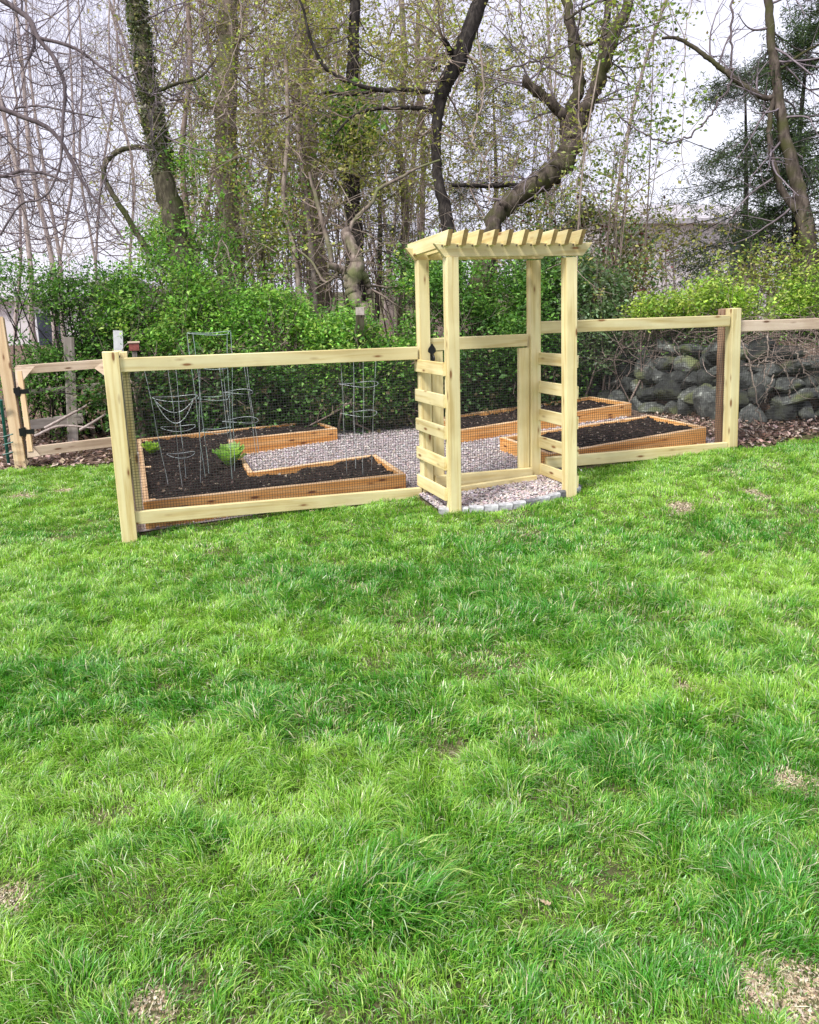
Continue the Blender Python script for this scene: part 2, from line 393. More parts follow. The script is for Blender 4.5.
sd = Vector((math.sin(az)*math.cos(el), math.cos(az)*math.cos(el), math.sin(el)))
so.rotation_euler = sd.to_track_quat('Z', 'Y').to_euler()
vs = scene.view_settings; vs.view_transform = 'Standard'; vs.look = 'None'; vs.gamma = 1; vs.exposure = 1.13

cam = bpy.data.cameras.new('camera'); co = bpy.data.objects.new('camera', cam); COL.objects.link(co)
cam.sensor_fit = 'HORIZONTAL'; cam.sensor_width = 36; cam.lens = 36*F/819.0; cam.clip_end = 2000; cam.clip_start = 0.05
Mc = Matrix((Vector(c_r), Vector(c_u), Vector(-c_f))).transposed().to_4x4(); Mc.translation = Vector(EYE); co.matrix_world = Mc
scene.camera = co
scene.cycles.max_bounces = 6; scene.cycles.diffuse_bounces = 3; scene.cycles.transmission_bounces = 3; scene.cycles.transparent_max_bounces = 4

# ------------------------------------------------------------------ ground sheets
def axis(lo, hi, step, far): 
    a = np.arange(lo, hi+1e-6, step); e = np.geomspace(1, far, 14)-1
    return np.concatenate([(lo-e[1:])[::-1], a, hi+e[1:]])
xs = axis(-7, 10, 0.12, 300); ys = axis(0.0, 14, 0.12, 300)
X, Y = np.meshgrid(xs, ys, indexing='ij')
Z = ground(X, Y)
def gridfaces(nx, ny):
    i = np.arange(nx-1)[:, None]*ny; j = np.arange(ny-1)[None, :]
    return np.stack([i+j, i+ny+j, i+ny+j+1, i+j+1], -1).reshape(-1, 4)
mb = MB(); mb.add(np.stack([X, Y, Z], -1).reshape(-1, 3), gridfaces(len(xs), len(ys)))
tag(mb.build('lawn_ground', M_lawnsoil, smooth=True), kind='structure')

def sv_sheet(name, mat, s0, s1, v0, v1, dz, step=0.08, rag=0.0, jit=0.0, kind='structure', label=None):
    a = np.linspace(s0, s1, int((s1-s0)/step)+2); b = np.linspace(v0, v1, int((v1-v0)/step)+2)
    S, V = np.meshgrid(a, b, indexing='ij')
    V = V+(NZ[1](S*3, S*0+2)-0.5)*rag*(V <= v0+1e-6)
    P = A+T*S[..., None]+N*V[..., None]
    P[..., 2] = ground(P[..., 0], P[..., 1])+dz+jit*(NZ[2](S*9, V*9)-0.5)
    m = MB(); m.add(P.reshape(-1, 3), gridfaces(len(a), len(b)))
    return tag(m.build(name, mat, smooth=True), label, kind=kind)
sv_sheet('forest_floor', M_litter, -12, 22, 3.25, 26, 0.012, 0.3, 0.0, 0.02)
sv_sheet('leaf_strewn_ground', M_litter, -12, -0.12, 2.75, 3.246, 0.012, 0.1, 0.25, 0.02)
sv_sheet('bank_ground', M_litter, 5.02, 22, 0.12, 3.246, 0.012, 0.12, 0.15, 0.03)
sv_sheet('gravel_ground', M_gravel, 0.02, 5.016, 0.13, 3.246, 0.010, 0.1)

# threshold pad of gravel under the arbor, with a curved front
pad_front = lambda s: -0.50-0.13*np.sin(np.clip((s-2.10)/1.02, 0, 1)*np.pi)
m = MB()
ss = np.linspace(2.08, 3.12, 24); tt = np.linspace(0, 1, 10)
S, TT = np.meshgrid(ss, tt, indexing='ij'); V = pad_front(S)*(1-TT)+0.035*TT
P = A+T*S[..., None]+N*V[..., None]; P[..., 2] = ground(P[..., 0], P[..., 1])+0.022
m.add(P.reshape(-1, 3), gridfaces(24, 10)); tag(m.build('gravel_threshold', M_gravel, smooth=True), kind='structure')

# beds footprint test
def in_poly(px, py, poly):
    inside = np.zeros(px.shape, bool); n = len(poly)
    for i in range(n):
        x1, y1 = poly[i][:2]; x2, y2 = poly[(i+1) % n][:2]
        c = ((y1 > py) != (y2 > py)) & (px < (x2-x1)*(py-y1)/(y2-y1+1e-12)+x1)
        inside ^= c
    return inside
BED_A = [(0.11, 0.17, .22), (2.06, 0.20, .26), (2.05, 1.04, .26), (0.96, 0.80, .24), (0.97, 2.33, .24), (2.06, 2.50, .26), (1.95, 3.08, .26), (0.09, 2.84, .22)]
BED_B = [(3.29, 0.18, .33), (4.84, 0.23, .45), (4.78, 1.01, .45), (3.24, 1.05, .33)]
BED_C = [(3.05, 1.58, .32), (5.10, 1.80, .45), (5.02, 2.52, .44), (3.20, 2.55, .30)]

# pebbles
OCT_V = np.array([[1,0,0],[-1,0,0],[0,1,0],[0,-1,0],[0,0,1],[0,0,-1]], float)
OCT_F = np.array([[0,2,4],[2,1,4],[1,3,4],[3,0,4],[2,0,5],[1,2,5],[3,1,5],[0,3,5]])
def ico(sub=1):
    v = OCT_V.copy(); f = OCT_F.copy()
    for _ in range(sub):
        nf = []; v = list(map(tuple, v)); cache = {}
        def mid(a, b):
            k = (min(a, b), max(a, b))
            if k not in cache:
                p = (np.array(v[a])+np.array(v[b])); p /= np.linalg.norm(p); v.append(tuple(p)); cache[k] = len(v)-1
            return cache[k]
        for a, b, c in f:
            ab, bc, ca = mid(a, b), mid(b, c), mid(c, a)
            nf += [(a, ab, ca), (ab, b, bc), (ca, bc, c), (ab, bc, ca)]
        v = np.array(v); f = np.array(nf)
    return v, f
def pebbles(mb, C, r, cols, flat=0.6, sub=0, jit=0.22):
    V0, F0 = ico(sub); n = len(C); k = len(V0)
    s = r*(1+0.3*rng.normal(size=(n, 1))).clip(0.4, 1.9)
    ax = s*rng.uniform(0.65, 1.25, (n, 3)); ax[:, 2] *= flat
    a = rng.uniform(0, 6.28, n); ca, sa = np.cos(a), np.sin(a)
    v = V0[None]*(1+jit*rng.normal(size=(n, k, 1)))*ax[:, None, :]
    t = rng.normal(0, 0.5, n)[:, None]
    v = np.stack([v[..., 0], v[..., 1]*np.cos(t)-v[..., 2]*np.sin(t), v[..., 1]*np.sin(t)+v[..., 2]*np.cos(t)], -1)
    x = v[..., 0]*ca[:, None]-v[..., 1]*sa[:, None]; y = v[..., 0]*sa[:, None]+v[..., 1]*ca[:, None]
    v = np.stack([x, y, v[..., 2]], -1)+C[:, None, :]
    f = (F0[None]+np.arange(n)[:, None, None]*k).reshape(-1, 3)
    mb.add(v.reshape(-1, 3), f, np.repeat(cols, k, axis=0))
n = 44000
s_ = rng.uniform(0.15, 5.0, n); v_ = rng.uniform(0.05, 3.3, n)
ok = ~(((v_ < .15) & ((s_ < 2.1) | (s_ > 3.1))) | in_poly(s_, v_, BED_A) | in_poly(s_, v_, BED_B) | in_poly(s_, v_, BED_C))
s_, v_ = s_[ok], v_[ok]
P = A+T*s_[:, None]+N*v_[:, None]; P[:, 2] = ground(P[:, 0], P[:, 1])+0.013+rng.uniform(0, 0.008, len(P))
peb_cols = [(0.54, 0.48, 0.47), (0.46, 0.40, 0.40), (0.61, 0.56, 0.55), (0.37, 0.31, 0.31), (0.54, 0.44, 0.40), (0.22, 0.18, 0.18), (0.68, 0.65, 0.63)]
m = MB(); pebbles(m, P, 0.0092, palette(len(P), peb_cols, [.25, .2, .17, .13, .1, .08, .07]))
n = 3600; s_ = rng.uniform(2.08, 3.12, n); t_ = rng.random(n); v_ = pad_front(s_)*(1-t_)+0.035*t_
P = A+T*s_[:, None]+N*v_[:, None]; P[:, 2] = ground(P[:, 0], P[:, 1])+0.027+rng.uniform(0, 0.008, n)
pebbles(m, P, 0.0105, palette(n, peb_cols, [.22, .2, .15, .13, .17, .08, .05]))
tag(m.build('gravel', M_pebble), 'pinkish grey crushed gravel covering the garden paths and the arbor threshold', 'gravel', kind='stuff')

# stone edging round the threshold pad
def rock_obj(name, c, r, mat, parent=None, sub=2, jit=0.10, seed=0):
    g = np.random.default_rng(seed); V0, F0 = ico(sub)
    dirs = g.normal(size=(11, 3)); dirs /= np.linalg.norm(dirs, axis=1, keepdims=True)
    d = V0 @ dirs.T
    lim = g.uniform(0.55, 0.9, 11)
    sc = np.ones(len(V0))
    for k in range(11):
        over = d[:, k] > lim[k]; sc = np.where(over, np.minimum(sc, lim[k]/np.maximum(d[:, k], 1e-3)*1.02), sc)
    v = V0*sc[:, None]*(1+jit*0.35*g.normal(size=(len(V0), 1)))
    a = g.uniform(0, 6.28) if parent is None and name == 'rock' else 0
    v = v*np.asarray(r)
    m = MB(); m.add(v+np.asarray(c), F0)
    return m.build(name, mat, parent, origin=np.asarray(c, float), smooth=False)
M_cobble = plain('grey_cobble', (0.46, 0.46, 0.47), 0.85, 0, 0.22, 30, 0.4)
M_cobble_d = plain('dark_cobble', (0.17, 0.17, 0.18), 0.85, 0, 0.2, 30, 0.4)
def place_edging():
    pts = []
    for q in np.linspace(2.06, 3.16, 12): pts.append((q, float(pad_front(q))-0.035))
    i = 0
    poly = np.array(pts)
    for k in range(len(poly)-1):
        a, b = poly[k], poly[k+1]; mid = (a+b)/2; L = np.linalg.norm(b-a)
        p = W(mid[0], mid[1]); p[2] = float(ground(p[0], p[1]))+0.022
        ang = math.atan2(b[1]-a[1], b[0]-a[0])+math.atan2(T[1], T[0])
        me = board_mesh('edging_stone', L*0.95, 0.045, 0.055, 0.009); me.materials.append(M_cobble if k not in (6, 9) else M_cobble_d)
        o = bpy.data.objects.new('edging_stone', me); COL.objects.link(o); o.location = p; o.rotation_euler = (R(random.uniform(-4, 4)), R(random.uniform(-3, 3)), ang)
        tag(o, None, 'edging stone', 'edging stones along the curved front of the gravel threshold')
        o['label'] = ('dark grey edging stone in the curved front row, near the middle' if k == 6 else 'dark grey edging stone in the curved front row, near the right post' if k == 9 else 'pale grey edging stone in the curved front row of the gravel threshold')
        i += 1
    for k, vv in enumerate(np.linspace(-0.46, -0.05, 4)):
        p = W(3.175, vv+0.03); p[2] = float(ground(p[0], p[1]))+0.018
        me = board_mesh('edging_stone', 0.13, 0.055, 0.055, 0.009); me.materials.append(M_cobble if k % 2 else M_cobble_d)
        o = bpy.data.objects.new('edging_stone', me); COL.objects.link(o); o.location = p; o.rotation_euler = (0, 0, math.atan2(N[1], N[0]))
        tag(o, ('pale' if k % 2 else 'dark')+' grey edging stone in the straight row beneath the right side of the arbor', 'edging stone', 'edging stones along the right side of the gravel threshold')
place_edging()

# ------------------------------------------------------------------ wire mesh
def wire_panel(name, s0, s1, z0a, z1a, z0b, z1b, v, parent, pitch=0.019, r=0.0013, side=False):
    """vertical plane panel; z varies linearly from (z0a,z1a) at s0 to (z0b,z1b) at s1"""
    m = MB(); L = s1-s0
    nv = int(L/pitch); nh = int(((z1a-z0a)+(z1b-z0b))/2/pitch)
    pt = (lambda q, z, j=0.0: W(q, v+j, z)) if not side else (lambda q, z, j=0.0: W(v+j, q, z))
    Pv = []
    for i in range(nv+1):
        t = i/nv; q = s0+L*t
        j = 0.004*math.sin(q*7)
        Pv.append([pt(q, z0a*(1-t)+z0b*t, j), pt(q+random.uniform(-.001, .001), (z0a+z1a)/2*(1-t)+(z0b+z1b)/2*t, j*1.5), pt(q, z1a*(1-t)+z1b*t, j)])
    tubes(m, np.array(Pv), np.full((len(Pv), 3), r), 3)
    Ph = []
    for i in range(nh+1):
        u = i/nh; Ph.append([pt(s0+L*t, (z0a*(1-u)+z1a*u)*(1-t)+(z0b*(1-u)+z1b*u)*t, 0.004*math.sin((s0+L*t)*7)+0.0012) for t in np.linspace(0, 1, 13)])
    tubes(m, np.array(Ph), np.full((len(Ph), 13), r), 3)
    return m.build(name, M_mesh, parent)

# ------------------------------------------------------------------ garden fence (new pine)
g0 = lambda s, v=0: float(ground(*W(s, v)[:2]))
fl_ = thing('fence_section', W(1.1, 0, g0(1.1)), 'new pale pine fence section with wire mesh, left of the arbor', 'fence')
board('fence_post', W(0, 0, -0.1), W(0.0, 0, 1.272), 0.100, 0.100, M_pine, fl_)
board('stud', W(0.080, 0.09, 0.13), W(0.080, 0.09, 1.262), 0.045, 0.088, M_pine, fl_)
board('top_rail', W(0.052, -0.012, 1.186), W(2.085, -0.012, 1.196), 0.038, 0.089, M_pine, fl_)
board('bottom_rail', W(0.052, -0.012, 0.158), W(2.11, -0.012, 0.150), 0.038, 0.089, M_pine, fl_)
wire_panel('wire_mesh', 0.06, 2.14, 0.06, 1.20, 0.09, 1.21, 0.032, fl_)
sf = thing('fence_section', W(0.0, 1.6, 0), 'new pale pine side fence running back from the left corner post, seen edge on', 'fence')
board('fence_post', W(-0.02, 3.0, -0.1), W(-0.02, 3.0, 1.08), 0.09, 0.09, M_pine, sf)
board('top_rail', W(-0.03, 0.06, 1.10), W(-0.03, 2.95, 1.02), 0.038, 0.089, M_pine, sf)
board('bottom_rail', W(-0.03, 0.06, 0.12), W(-0.03, 2.95, 0.12), 0.038, 0.089, M_pine, sf)
wire_panel('wire_mesh', 0.06, 2.96, 0.06, 1.12, 0.06, 1.04, 0.0, sf, side=True)
fr_ = thing('fence_section', W(4.0, 0, g0(4.0)), 'new pale pine fence section with wire mesh, right of the arbor', 'fence')
board('fence_post', W(4.925, 0, 0.15), W(4.82, 0, 1.462), 0.086, 0.09, M_pine, fr_)
board('top_rail', W(3.06, -0.012, 1.352), W(4.772, -0.012, 1.366), 0.038, 0.089, M_pine, fr_)
board('bottom_rail', W(3.155, -0.012, 0.305), W(4.862, -0.012, 0.312), 0.038, 0.089, M_pine, fr_)
wire_panel('wire_mesh', 3.12, 4.84, 0.25, 1.38, 0.25, 1.39, 0.032, fr_)
# older post right behind it
op = thing('old_fence_post', W(4.80, 0.22, 0.2), 'weathered brown post standing just behind the pale right corner post', 'post')
board('post_timber', W(4.955, 0.15, 0.1), W(4.855, 0.15, 1.455), 0.075, 0.08, M_brown, op)
ofr = thing('fence_section', W(6.0, 0.05, 0.3), 'older tan fence section with sagging wire mesh, running off the right edge', 'fence')
board('top_rail', W(4.875, 0.01, 1.318), W(6.9, 0.03, 1.325), 0.038, 0.089, M_oldpine, ofr)
board('fence_post', W(6.95, 0.03, 0.1), W(6.95, 0.03, 1.45), 0.09, 0.09, M_oldpine, ofr)
wire_panel('wire_mesh', 4.95, 6.9, 0.30, 1.33, 0.32, 1.34, 0.045, ofr, pitch=0.024)

# ------------------------------------------------------------------ arbor
AL, AR, AF, AB = 2.165, 3.065, -0.57, 0.0
ab = thing('garden_arbor', W(2.65, -0.21, 0.12), 'pale pine garden arbor with ten slanted top slats and ladder sides', 'arbor')
ZB = 1.838
TOP = {'L': -0.035, 'R': -0.082}
for sx, s in (('L', AL), ('R', AR)):
    for vx, v in (('F', AF), ('B', AB)):
        board('arbor_post', W(s, v, g0(s, v)-0.08), W(s+TOP[sx]+(0.0 if (vx == 'F' or sx == 'L') else 0.02), v, ZB), 0.080, 0.082, M_pine, ab)
for v in (AF-0.01, AB+0.01):
    board('beam', W(AL-0.155, v, ZB+0.040), W(AR+0.075, v, ZB+0.052), 0.040, 0.084, M_pine, ab, cut0=0.07, cut1=0.07)
M_screw = plain('screw_head', (0.16, 0.12, 0.09), 0.6, 0.3)
for i, s in enumerate(np.linspace(AL-0.095, AR-0.062, 10)):
    mq = MB(); pq = W(s-.01, AF-.0315, ZB+.068+i*.0012); tubes(mq, np.array([pq, pq-N*.003]), np.full(2, .0065), 8, cap=True); mq.build('screw_head', M_screw, ab)
    j = random.uniform(-0.004, 0.004)
    board('rafter', W(s+j+.02, AF-0.12, ZB+0.116+i*.0012), W(s-j+.005, AB+0.11, ZB+0.066+i*.0012), 0.032, 0.090, M_pine, ab, cut0=0.055, cut1=0.055, end=M_endgrain)
for k in range(5):
    z = 1.125-0.215*k
    board('slat', W(AL-0.052-.02*(z/1.2), AF+0.02, z+0.0), W(AL-0.052-.02*(z/1.2), AB+0.045, z-0.022), 0.022, 0.088, M_pine, ab)
    z = 1.145-0.215*k
    board('slat', W(AR+0.051-.062*(z/1.2), AF-0.035, z+0.0), W(AR+0.052-.06*(z/1.2), AB+0.045, z-0.022), 0.022, 0.088, M_pine, ab)

gt = thing('garden_gate', W(2.65, 0.03, 0.15), 'pale pine garden gate with wire mesh and black latch, closed inside the arbor', 'gate')
board('gate_stile', W(AL+0.092, 0.0, 0.19), W(AL+0.075, 0.0, 1.205), 0.088, 0.038, M_pine, gt)
board('gate_stile', W(AR-0.095, 0.0, 0.19), W(AR-0.125, 0.0, 1.205), 0.088, 0.038, M_pine, gt)
board('gate_rail', W(AL+0.025, -0.003, 1.252), W(AR-0.105, -0.003, 1.262), 0.040, 0.089, M_pine, gt)
board('gate_rail', W(AL+0.05, -0.042, 0.238), W(AR-0.05, -0.042, 0.238), 0.040, 0.089, M_pine, gt)
wire_panel('wire_mesh', AL+0.06, AR-0.06, 0.24, 1.24, 0.24, 1.24, 0.035, gt)
# black thumb latch: plate, grip, spade shaped top
m = MB()
lp = W(AL+0.02, -0.055, 1.17)
def slab(mb, pts, thick, origin, ux, uy, nrm):
    pts = np.array(pts); n = len(pts)
    a = origin+pts[:, :1]*ux+pts[:, 1:]*uy; b = a+np.asarray(nrm)*thick
    mb.add(np.vstack([a, b]), [[i, (i+1) % n, n+(i+1) % n, n+i] for i in range(n)])
    for off, arr in ((0, a), (1, b)):
        c = arr.mean(0); mb.add(np.vstack([arr, c]), [(i, (i+1) % n, n) for i in range(n)])
up_ = np.array([0, 0, 1.0])
slab(m, [(-.012, -.10), (.012, -.10), (.013, .02), (.030, .035), (.028, .055), (0, .095), (-.028, .055), (-.030, .035), (-.013, .02)], 0.006, lp, T, up_, -N)
tubes(m, spline([lp-N*0.006+up_*0.02, lp-N*0.045+up_*0.0, lp-N*0.048-up_*0.05, lp-N*0.006-up_*0.085], 12), np.full(12, 0.007), 8)
m.build('latch', M_iron, gt, smooth=False)
ts = thing('threshold_board', W(2.65, -0.06, 0.13), 'pale board lying on the gravel below the garden gate', 'board')
board('plank', W(AL+0.05, -0.145, 0.176), W(AR-0.06, -0.145, 0.218), 0.036, 0.055, M_pine, ts)

# ------------------------------------------------------------------ raised beds
def raised_bed(poly, label, inset=0.02, nm='raised_bed', hgt=0.175):
    c = np.mean([W(*p) for p in poly], axis=0); c[2] -= hgt
    t = thing(nm, c, label, 'raised bed')
    n = len(poly); P2 = np.array([p[:2] for p in poly]); area = 0
    for i in range(n):
        x1, y1 = P2[i]; x2, y2 = P2[(i+1) % n]; area += x1*y2-x2*y1
    th = 0.040
    for i in range(n):
        a = np.array(poly[i]); b = np.array(poly[(i+1) % n]); d = b[:2]-a[:2]; L = np.linalg.norm(d); d /= L
        nrm = np.array([-d[1], d[0]])*(1 if area > 0 else -1)   # inward
        prev = np.array(poly[i-1]); nxt = np.array(poly[(i+2) % n])
        # alternate which board runs through
        e = 0.0 if i % 2 == 0 else th
        a2 = a[:2]+nrm*th/2+d*e; b2 = b[:2]+nrm*th/2-d*e
        # at reflex corners extend
        def reflex(p, q, r_):
            return ((q[0]-p[0])*(r_[1]-q[1])-(q[1]-p[1])*(r_[0]-q[0]))*(1 if area > 0 else -1) < 0
        if reflex(prev, a, b): a2 = a[:2]+nrm*th/2+d*(-th if i % 2 else 0)
        if reflex(a, b, nxt): b2 = b[:2]+nrm*th/2+d*(th if i % 2 else 0)
        za = a[2]-hgt/2; zb = b[2]-hgt/2
        dz = 0.002*(i % 2)
        board('bed_board', W(a2[0], a2[1], za+dz), W(b2[0], b2[1], zb+dz), th, hgt, M_cedar, t, bev=0.004, top=M_cedartop)
    return t, c
bedA, _ = raised_bed(BED_A, 'u shaped orange cedar raised bed full of dark soil, left side of the garden', hgt=0.225)
bedB, _ = raised_bed(BED_B, 'orange cedar raised bed in front on the right, nearest the right fence section')
bedC, _ = raised_bed(BED_C, 'long orange cedar raised bed at the back right, below the stone wall')
# inner corner blocks
for (s, v, z) in ((0.17, 0.235, .205), (0.165, 1.45, .20), (0.165, 2.77, .20)):
    board('corner_block', W(s, v, z-0.16), W(s, v, z+0.01), 0.05, 0.05, M_cedartop, bedA)

def soil(poly, label, seed, drop=0.028):
    P2 = np.array([p[:2] for p in poly]); lo = P2.min(0); hi = P2.max(0)
    st = 0.03; a = np.arange(lo[0], hi[0]+st, st); b = np.arange(lo[1], hi[1]+st, st)
    S, V = np.meshgrid(a, b, indexing='ij')
    # plane fit of the rim
    Am = np.c_[P2, np.ones(len(P2))]; co_, *_ = np.linalg.lstsq(Am, np.array([p[2] for p in poly]), rcond=None)
    ins = in_poly(S, V, poly)
    # erode so the soil ends inside the boards
    e = 0.022
    for dx, dy in ((e, 0), (-e, 0), (0, e), (0, -e)): ins &= in_poly(S+dx, V+dy, poly)
    z = co_[0]*S+co_[1]*V+co_[2]-drop+0.045*(NZ[3](S*4+seed, V*4)-0.5)+0.03*(NZ[4](S*13, V*13+seed)-0.5)
    P = A+T*S[..., None]+N*V[..., None]; P[..., 2] = z
    f = gridfaces(len(a), len(b)); ii = ins.ravel(); keep = ii[f].all(axis=1); f = f[keep]
    used, inv = np.unique(f, return_inverse=True)
    m = MB(); m.add(P.reshape(-1, 3)[used], inv.reshape(f.shape))
    # crumbs and chips
    n = int(2600*(hi-lo).prod()/5)+300
    s = rng.uniform(lo[0], hi[0], n*2); v = rng.uniform(lo[1], hi[1], n*2); k = in_poly(s, v, poly)
    for dx, dy in ((.04, 0), (-.04, 0), (0, .04), (0, -.04)): k &= in_poly(s+dx, v+dy, poly)
    s, v = s[k], v[k]
    C = A+T*s[:, None]+N*v[:, None]; C[:, 2] = co_[0]*s+co_[1]*v+co_[2]-drop+0.045*(NZ[3](s*4+seed, v*4)-0.5)+0.03*(NZ[4](s*13, v*13+seed)-0.5)+0.002
    o = m.build('soil', M_soil, smooth=True); tag(o, label, 'soil', kind='stuff')
    m2 = MB(); pebbles(m2, C, 0.011, palette(len(C), [(0.02, 0.014, 0.012), (0.045, 0.03, 0.025), (0.10, 0.07, 0.05), (0.30, 0.24, 0.19)], [.45, .33, .17, .05]), 0.7)
    o2 = m2.build('soil_crumbs', M_pebble); tag(o2, label.replace('soil', 'bark crumbs', 1), 'bark crumbs', kind='stuff')
soil(BED_A, 'dark brown compost soil filling the u shaped bed', 3)
soil(BED_B, 'dark brown compost soil filling the front right bed', 17)
soil(BED_C, 'dark brown compost soil filling the back right bed', 29)

# ------------------------------------------------------------------ tomato cages
def cage(px, py, zs, rings, legs, label, mat, lean=(0, 0), square=False, loops=False, r=0.0021, twist=0.3):
    """rings: (height, radius); legs: (foot radius, top radius, top height)"""
    c = on_z(px, py, zs); t = thing('tomato_cage', c, label, 'plant cage', 'tomato cages standing in the raised beds')
    fr, tr, th = legs
    K = 40
    for (h, rr) in rings:
        a = np.linspace(0, 2*np.pi, K)
        if square: q = np.maximum(np.abs(np.cos(a)), np.abs(np.sin(a))); rad = rr*0.88/q
        else: rad = rr+0*a
        P = np.stack([c[0]+rad*np.cos(a+twist)+lean[0]*h, c[1]+rad*np.sin(a+twist)+lean[1]*h, c[2]+h+0.01*np.sin(a*2+1)], -1)
        m = MB(); tubes(m, P, np.full(K, r), 5); m.build('ring', mat, t, smooth=True)
    nl = 4
    for i in range(nl):
        a = twist+np.pi/4*(1 if square else 0)+i*2*np.pi/nl
        h = np.linspace(-0.06, th, 8); q = np.clip(h/th, 0, 1)
        rad = (fr*(1-q)+tr*q)*(1.0 if not square else 1.2)+0.004
        P = np.stack([c[0]+rad*math.cos(a)+lean[0]*h+0.004*np.sin(h*9+i), c[1]+rad*math.sin(a)+lean[1]*h, c[2]+h], -1)
        m = MB(); tubes(m, P, np.full(8, r*1.05), 5); m.build('leg', mat, t, smooth=True)
    if loops:
        h, rr = rings[-1]
        for dip, k in ((0.11, 0), (0.20, 1)):
            a0 = twist+3.6; a1 = twist+5.7
            p0 = np.array([c[0]+rr*math.cos(a0), c[1]+rr*math.sin(a0), c[2]+h]); p1 = np.array([c[0]+rr*math.cos(a1), c[1]+rr*math.sin(a1), c[2]+h])
            u = np.linspace(0, 1, 16)[:, None]; P = p0*(1-u)+p1*u; P[:, 2] -= dip*4*(u*(1-u))[:, 0]*0.9; P[:, 1] -= 0.02
            m = MB(); tubes(m, P, np.full(16, 0.003), 5); m.build('loop_wire', M_galv, t, smooth=True)
cage(184, 482, .20, [(0.22, .105), (0.43, .13), (0.66, .165)], (0.12, 0.20, 0.90), 'leftmost tomato cage, silver wire with two drooping loops hung across it', M_galv, lean=(-0.02, 0), loops=True, twist=0.15)
cage(220, 474, .21, [(0.36, .12), (0.62, .13), (0.86, .14), (1.12, .17)], (0.12, 0.17, 1.12), 'tallest tomato cage, square green wire rising above the top rail', M_cagegreen, square=True, twist=0.1)
cage(246, 462, .22, [(0.36, .15), (0.60, .135)], (0.15, 0.14, 0.88), 'leaning tomato cage standing behind the lettuce at the notch of the bed', M_galv, lean=(-0.07, 0), twist=0.9)
cage(359, 470, .235, [(0.46, .145), (0.69, .155)], (0.10, 0.14, 0.92), 'lone tomato cage standing in the front arm of the u shaped bed', M_galv, lean=(0.02, 0), twist=0.35)

# ------------------------------------------------------------------ lettuces
def lettuce(px, py, z, rad, label, cols):
    c = on_z(px, py, z-.02); t = thing('lettuce_plant', c, label, 'lettuce', 'lettuce plants in the left bed')
    m = MB(); nl = 26
    for i in range(nl):
        a = i*2.4+random.uniform(-.2, .2); el_ = R(30+52*(i/nl)); L = rad*(1.05-0.45*i/nl)*random.uniform(.85, 1.1); w = L*0.42
        d = np.array([math.cos(a), math.sin(a), 0]); sd_ = np.array([-d[1], d[0], 0]); u = np.linspace(0, 1, 6); rows = []
        for k, uu in enumerate(u):
            e = el_-uu*0.7; p = c+d*L*uu*math.cos(el_*0.8)+np.array([0, 0, 1.9*L*math.sin(el_)*uu-0.30*L*uu*uu])
            ww = w*math.sin(min(1, uu*1.15+0.12)*math.pi*0.72)
            for q in (-1, -.5, 0, .5, 1):
                rows.append(p+sd_*ww*q+np.array([0, 0, abs(q)*ww*0.35+0.008*math.sin(q*9+uu*14+i)]))
        f = [(r_*5+k, r_*5+k+1, (r_+1)*5+k+1, (r_+1)*5+k) for r_ in range(5) for k in range(4)]
        m.add(rows, f, np.tile(palette(1, cols), (30, 1)))
    m.build('leaf_rosette', M_leaf, t, smooth=True)
lettuce(152, 455, .215, 0.10, 'small yellow green lettuce near the left edge of the bed', [(0.34, 0.55, 0.07), (0.42, 0.60, 0.12)])
lettuce(230, 467, .225, 0.165, 'larger pale green lettuce beside the notch of the u shaped bed', [(0.48, 0.64, 0.25), (0.26, 0.48, 0.10), (0.36, 0.56, 0.16)])
for (px, py) in ((205, 450),): pass

# ------------------------------------------------------------------ left gate (old tan wood) and pole
gz = 0.0
def gpt(px, py, Zd): return at(px, py, Zd)
Pb = on_ground(22, 470); Zl = float((Pb-EYE) @ c_f)
pole = thing('gate_post', Pb, 'tan leaning timber gate post at the far left edge of the photo', 'post')
board('post_timber', Pb-np.array([0, 0, .1]), at(-2, 318, Zl-0.05), 0.10, 0.095, M_tan, pole)
pole2 = thing('gate_post', on_ground(27, 468), 'slim grey post between the leaning tan post and the old gate', 'post')
board('post_timber', on_ground(27, 468)-np.array([0, 0, .05]), at(11, 372, Zl), 0.05, 0.06, M_grey, pole2)
og = thing('old_garden_gate', on_ground(70, 455), 'old tan wooden gate with corner braces and black hinges, left of the corner post', 'gate')
Zg = Zl+0.02; Zr = Zl+0.35
def gp2(px, py, f): return at(px, py, Zg*(1-f)+Zr*f)
board('gate_stile', gp2(31, 452, 0), gp2(20, 372, 0), 0.045, 0.085, M_tan, og, up=N)
board('gate_stile', gp2(117, 446, 1), gp2(109, 362, 1), 0.045, 0.085, M_tan, og, up=N)
board('gate_rail', gp2(16, 370, 0), gp2(113, 363, 1), 0.040, 0.085, M_oldpine, og)
board('gate_rail', gp2(28, 452, 0), gp2(118, 441, 1), 0.040, 0.095, M_oldpine, og)
def tri(pts, thick, mat, name):
    m = MB(); a = np.array(pts); b = a-N*thick
    m.add(np.vstack([a, b]), [(0, 1, 2), (3, 5, 4)]); m.add(np.vstack([a, b]), [(0, 1, 4, 3), (1, 2, 5, 4), (2, 0, 3, 5)])
    return m.build(name, mat, og)
o_ = -N*0.024
tri([gp2(15, 367, 0)+o_, gp2(35, 366, .1)+o_, gp2(17, 388, 0)+o_], 0.02, M_oldpine, 'corner_brace')
tri([gp2(88, 363, .85)+o_, gp2(112, 361, 1)+o_, gp2(111, 380, 1)+o_], 0.02, M_oldpine, 'corner_brace')
tri([gp2(27, 440, 0)+o_, gp2(41, 455, .1)+o_, gp2(28, 457, 0)+o_], 0.02, M_oldpine, 'corner_brace')
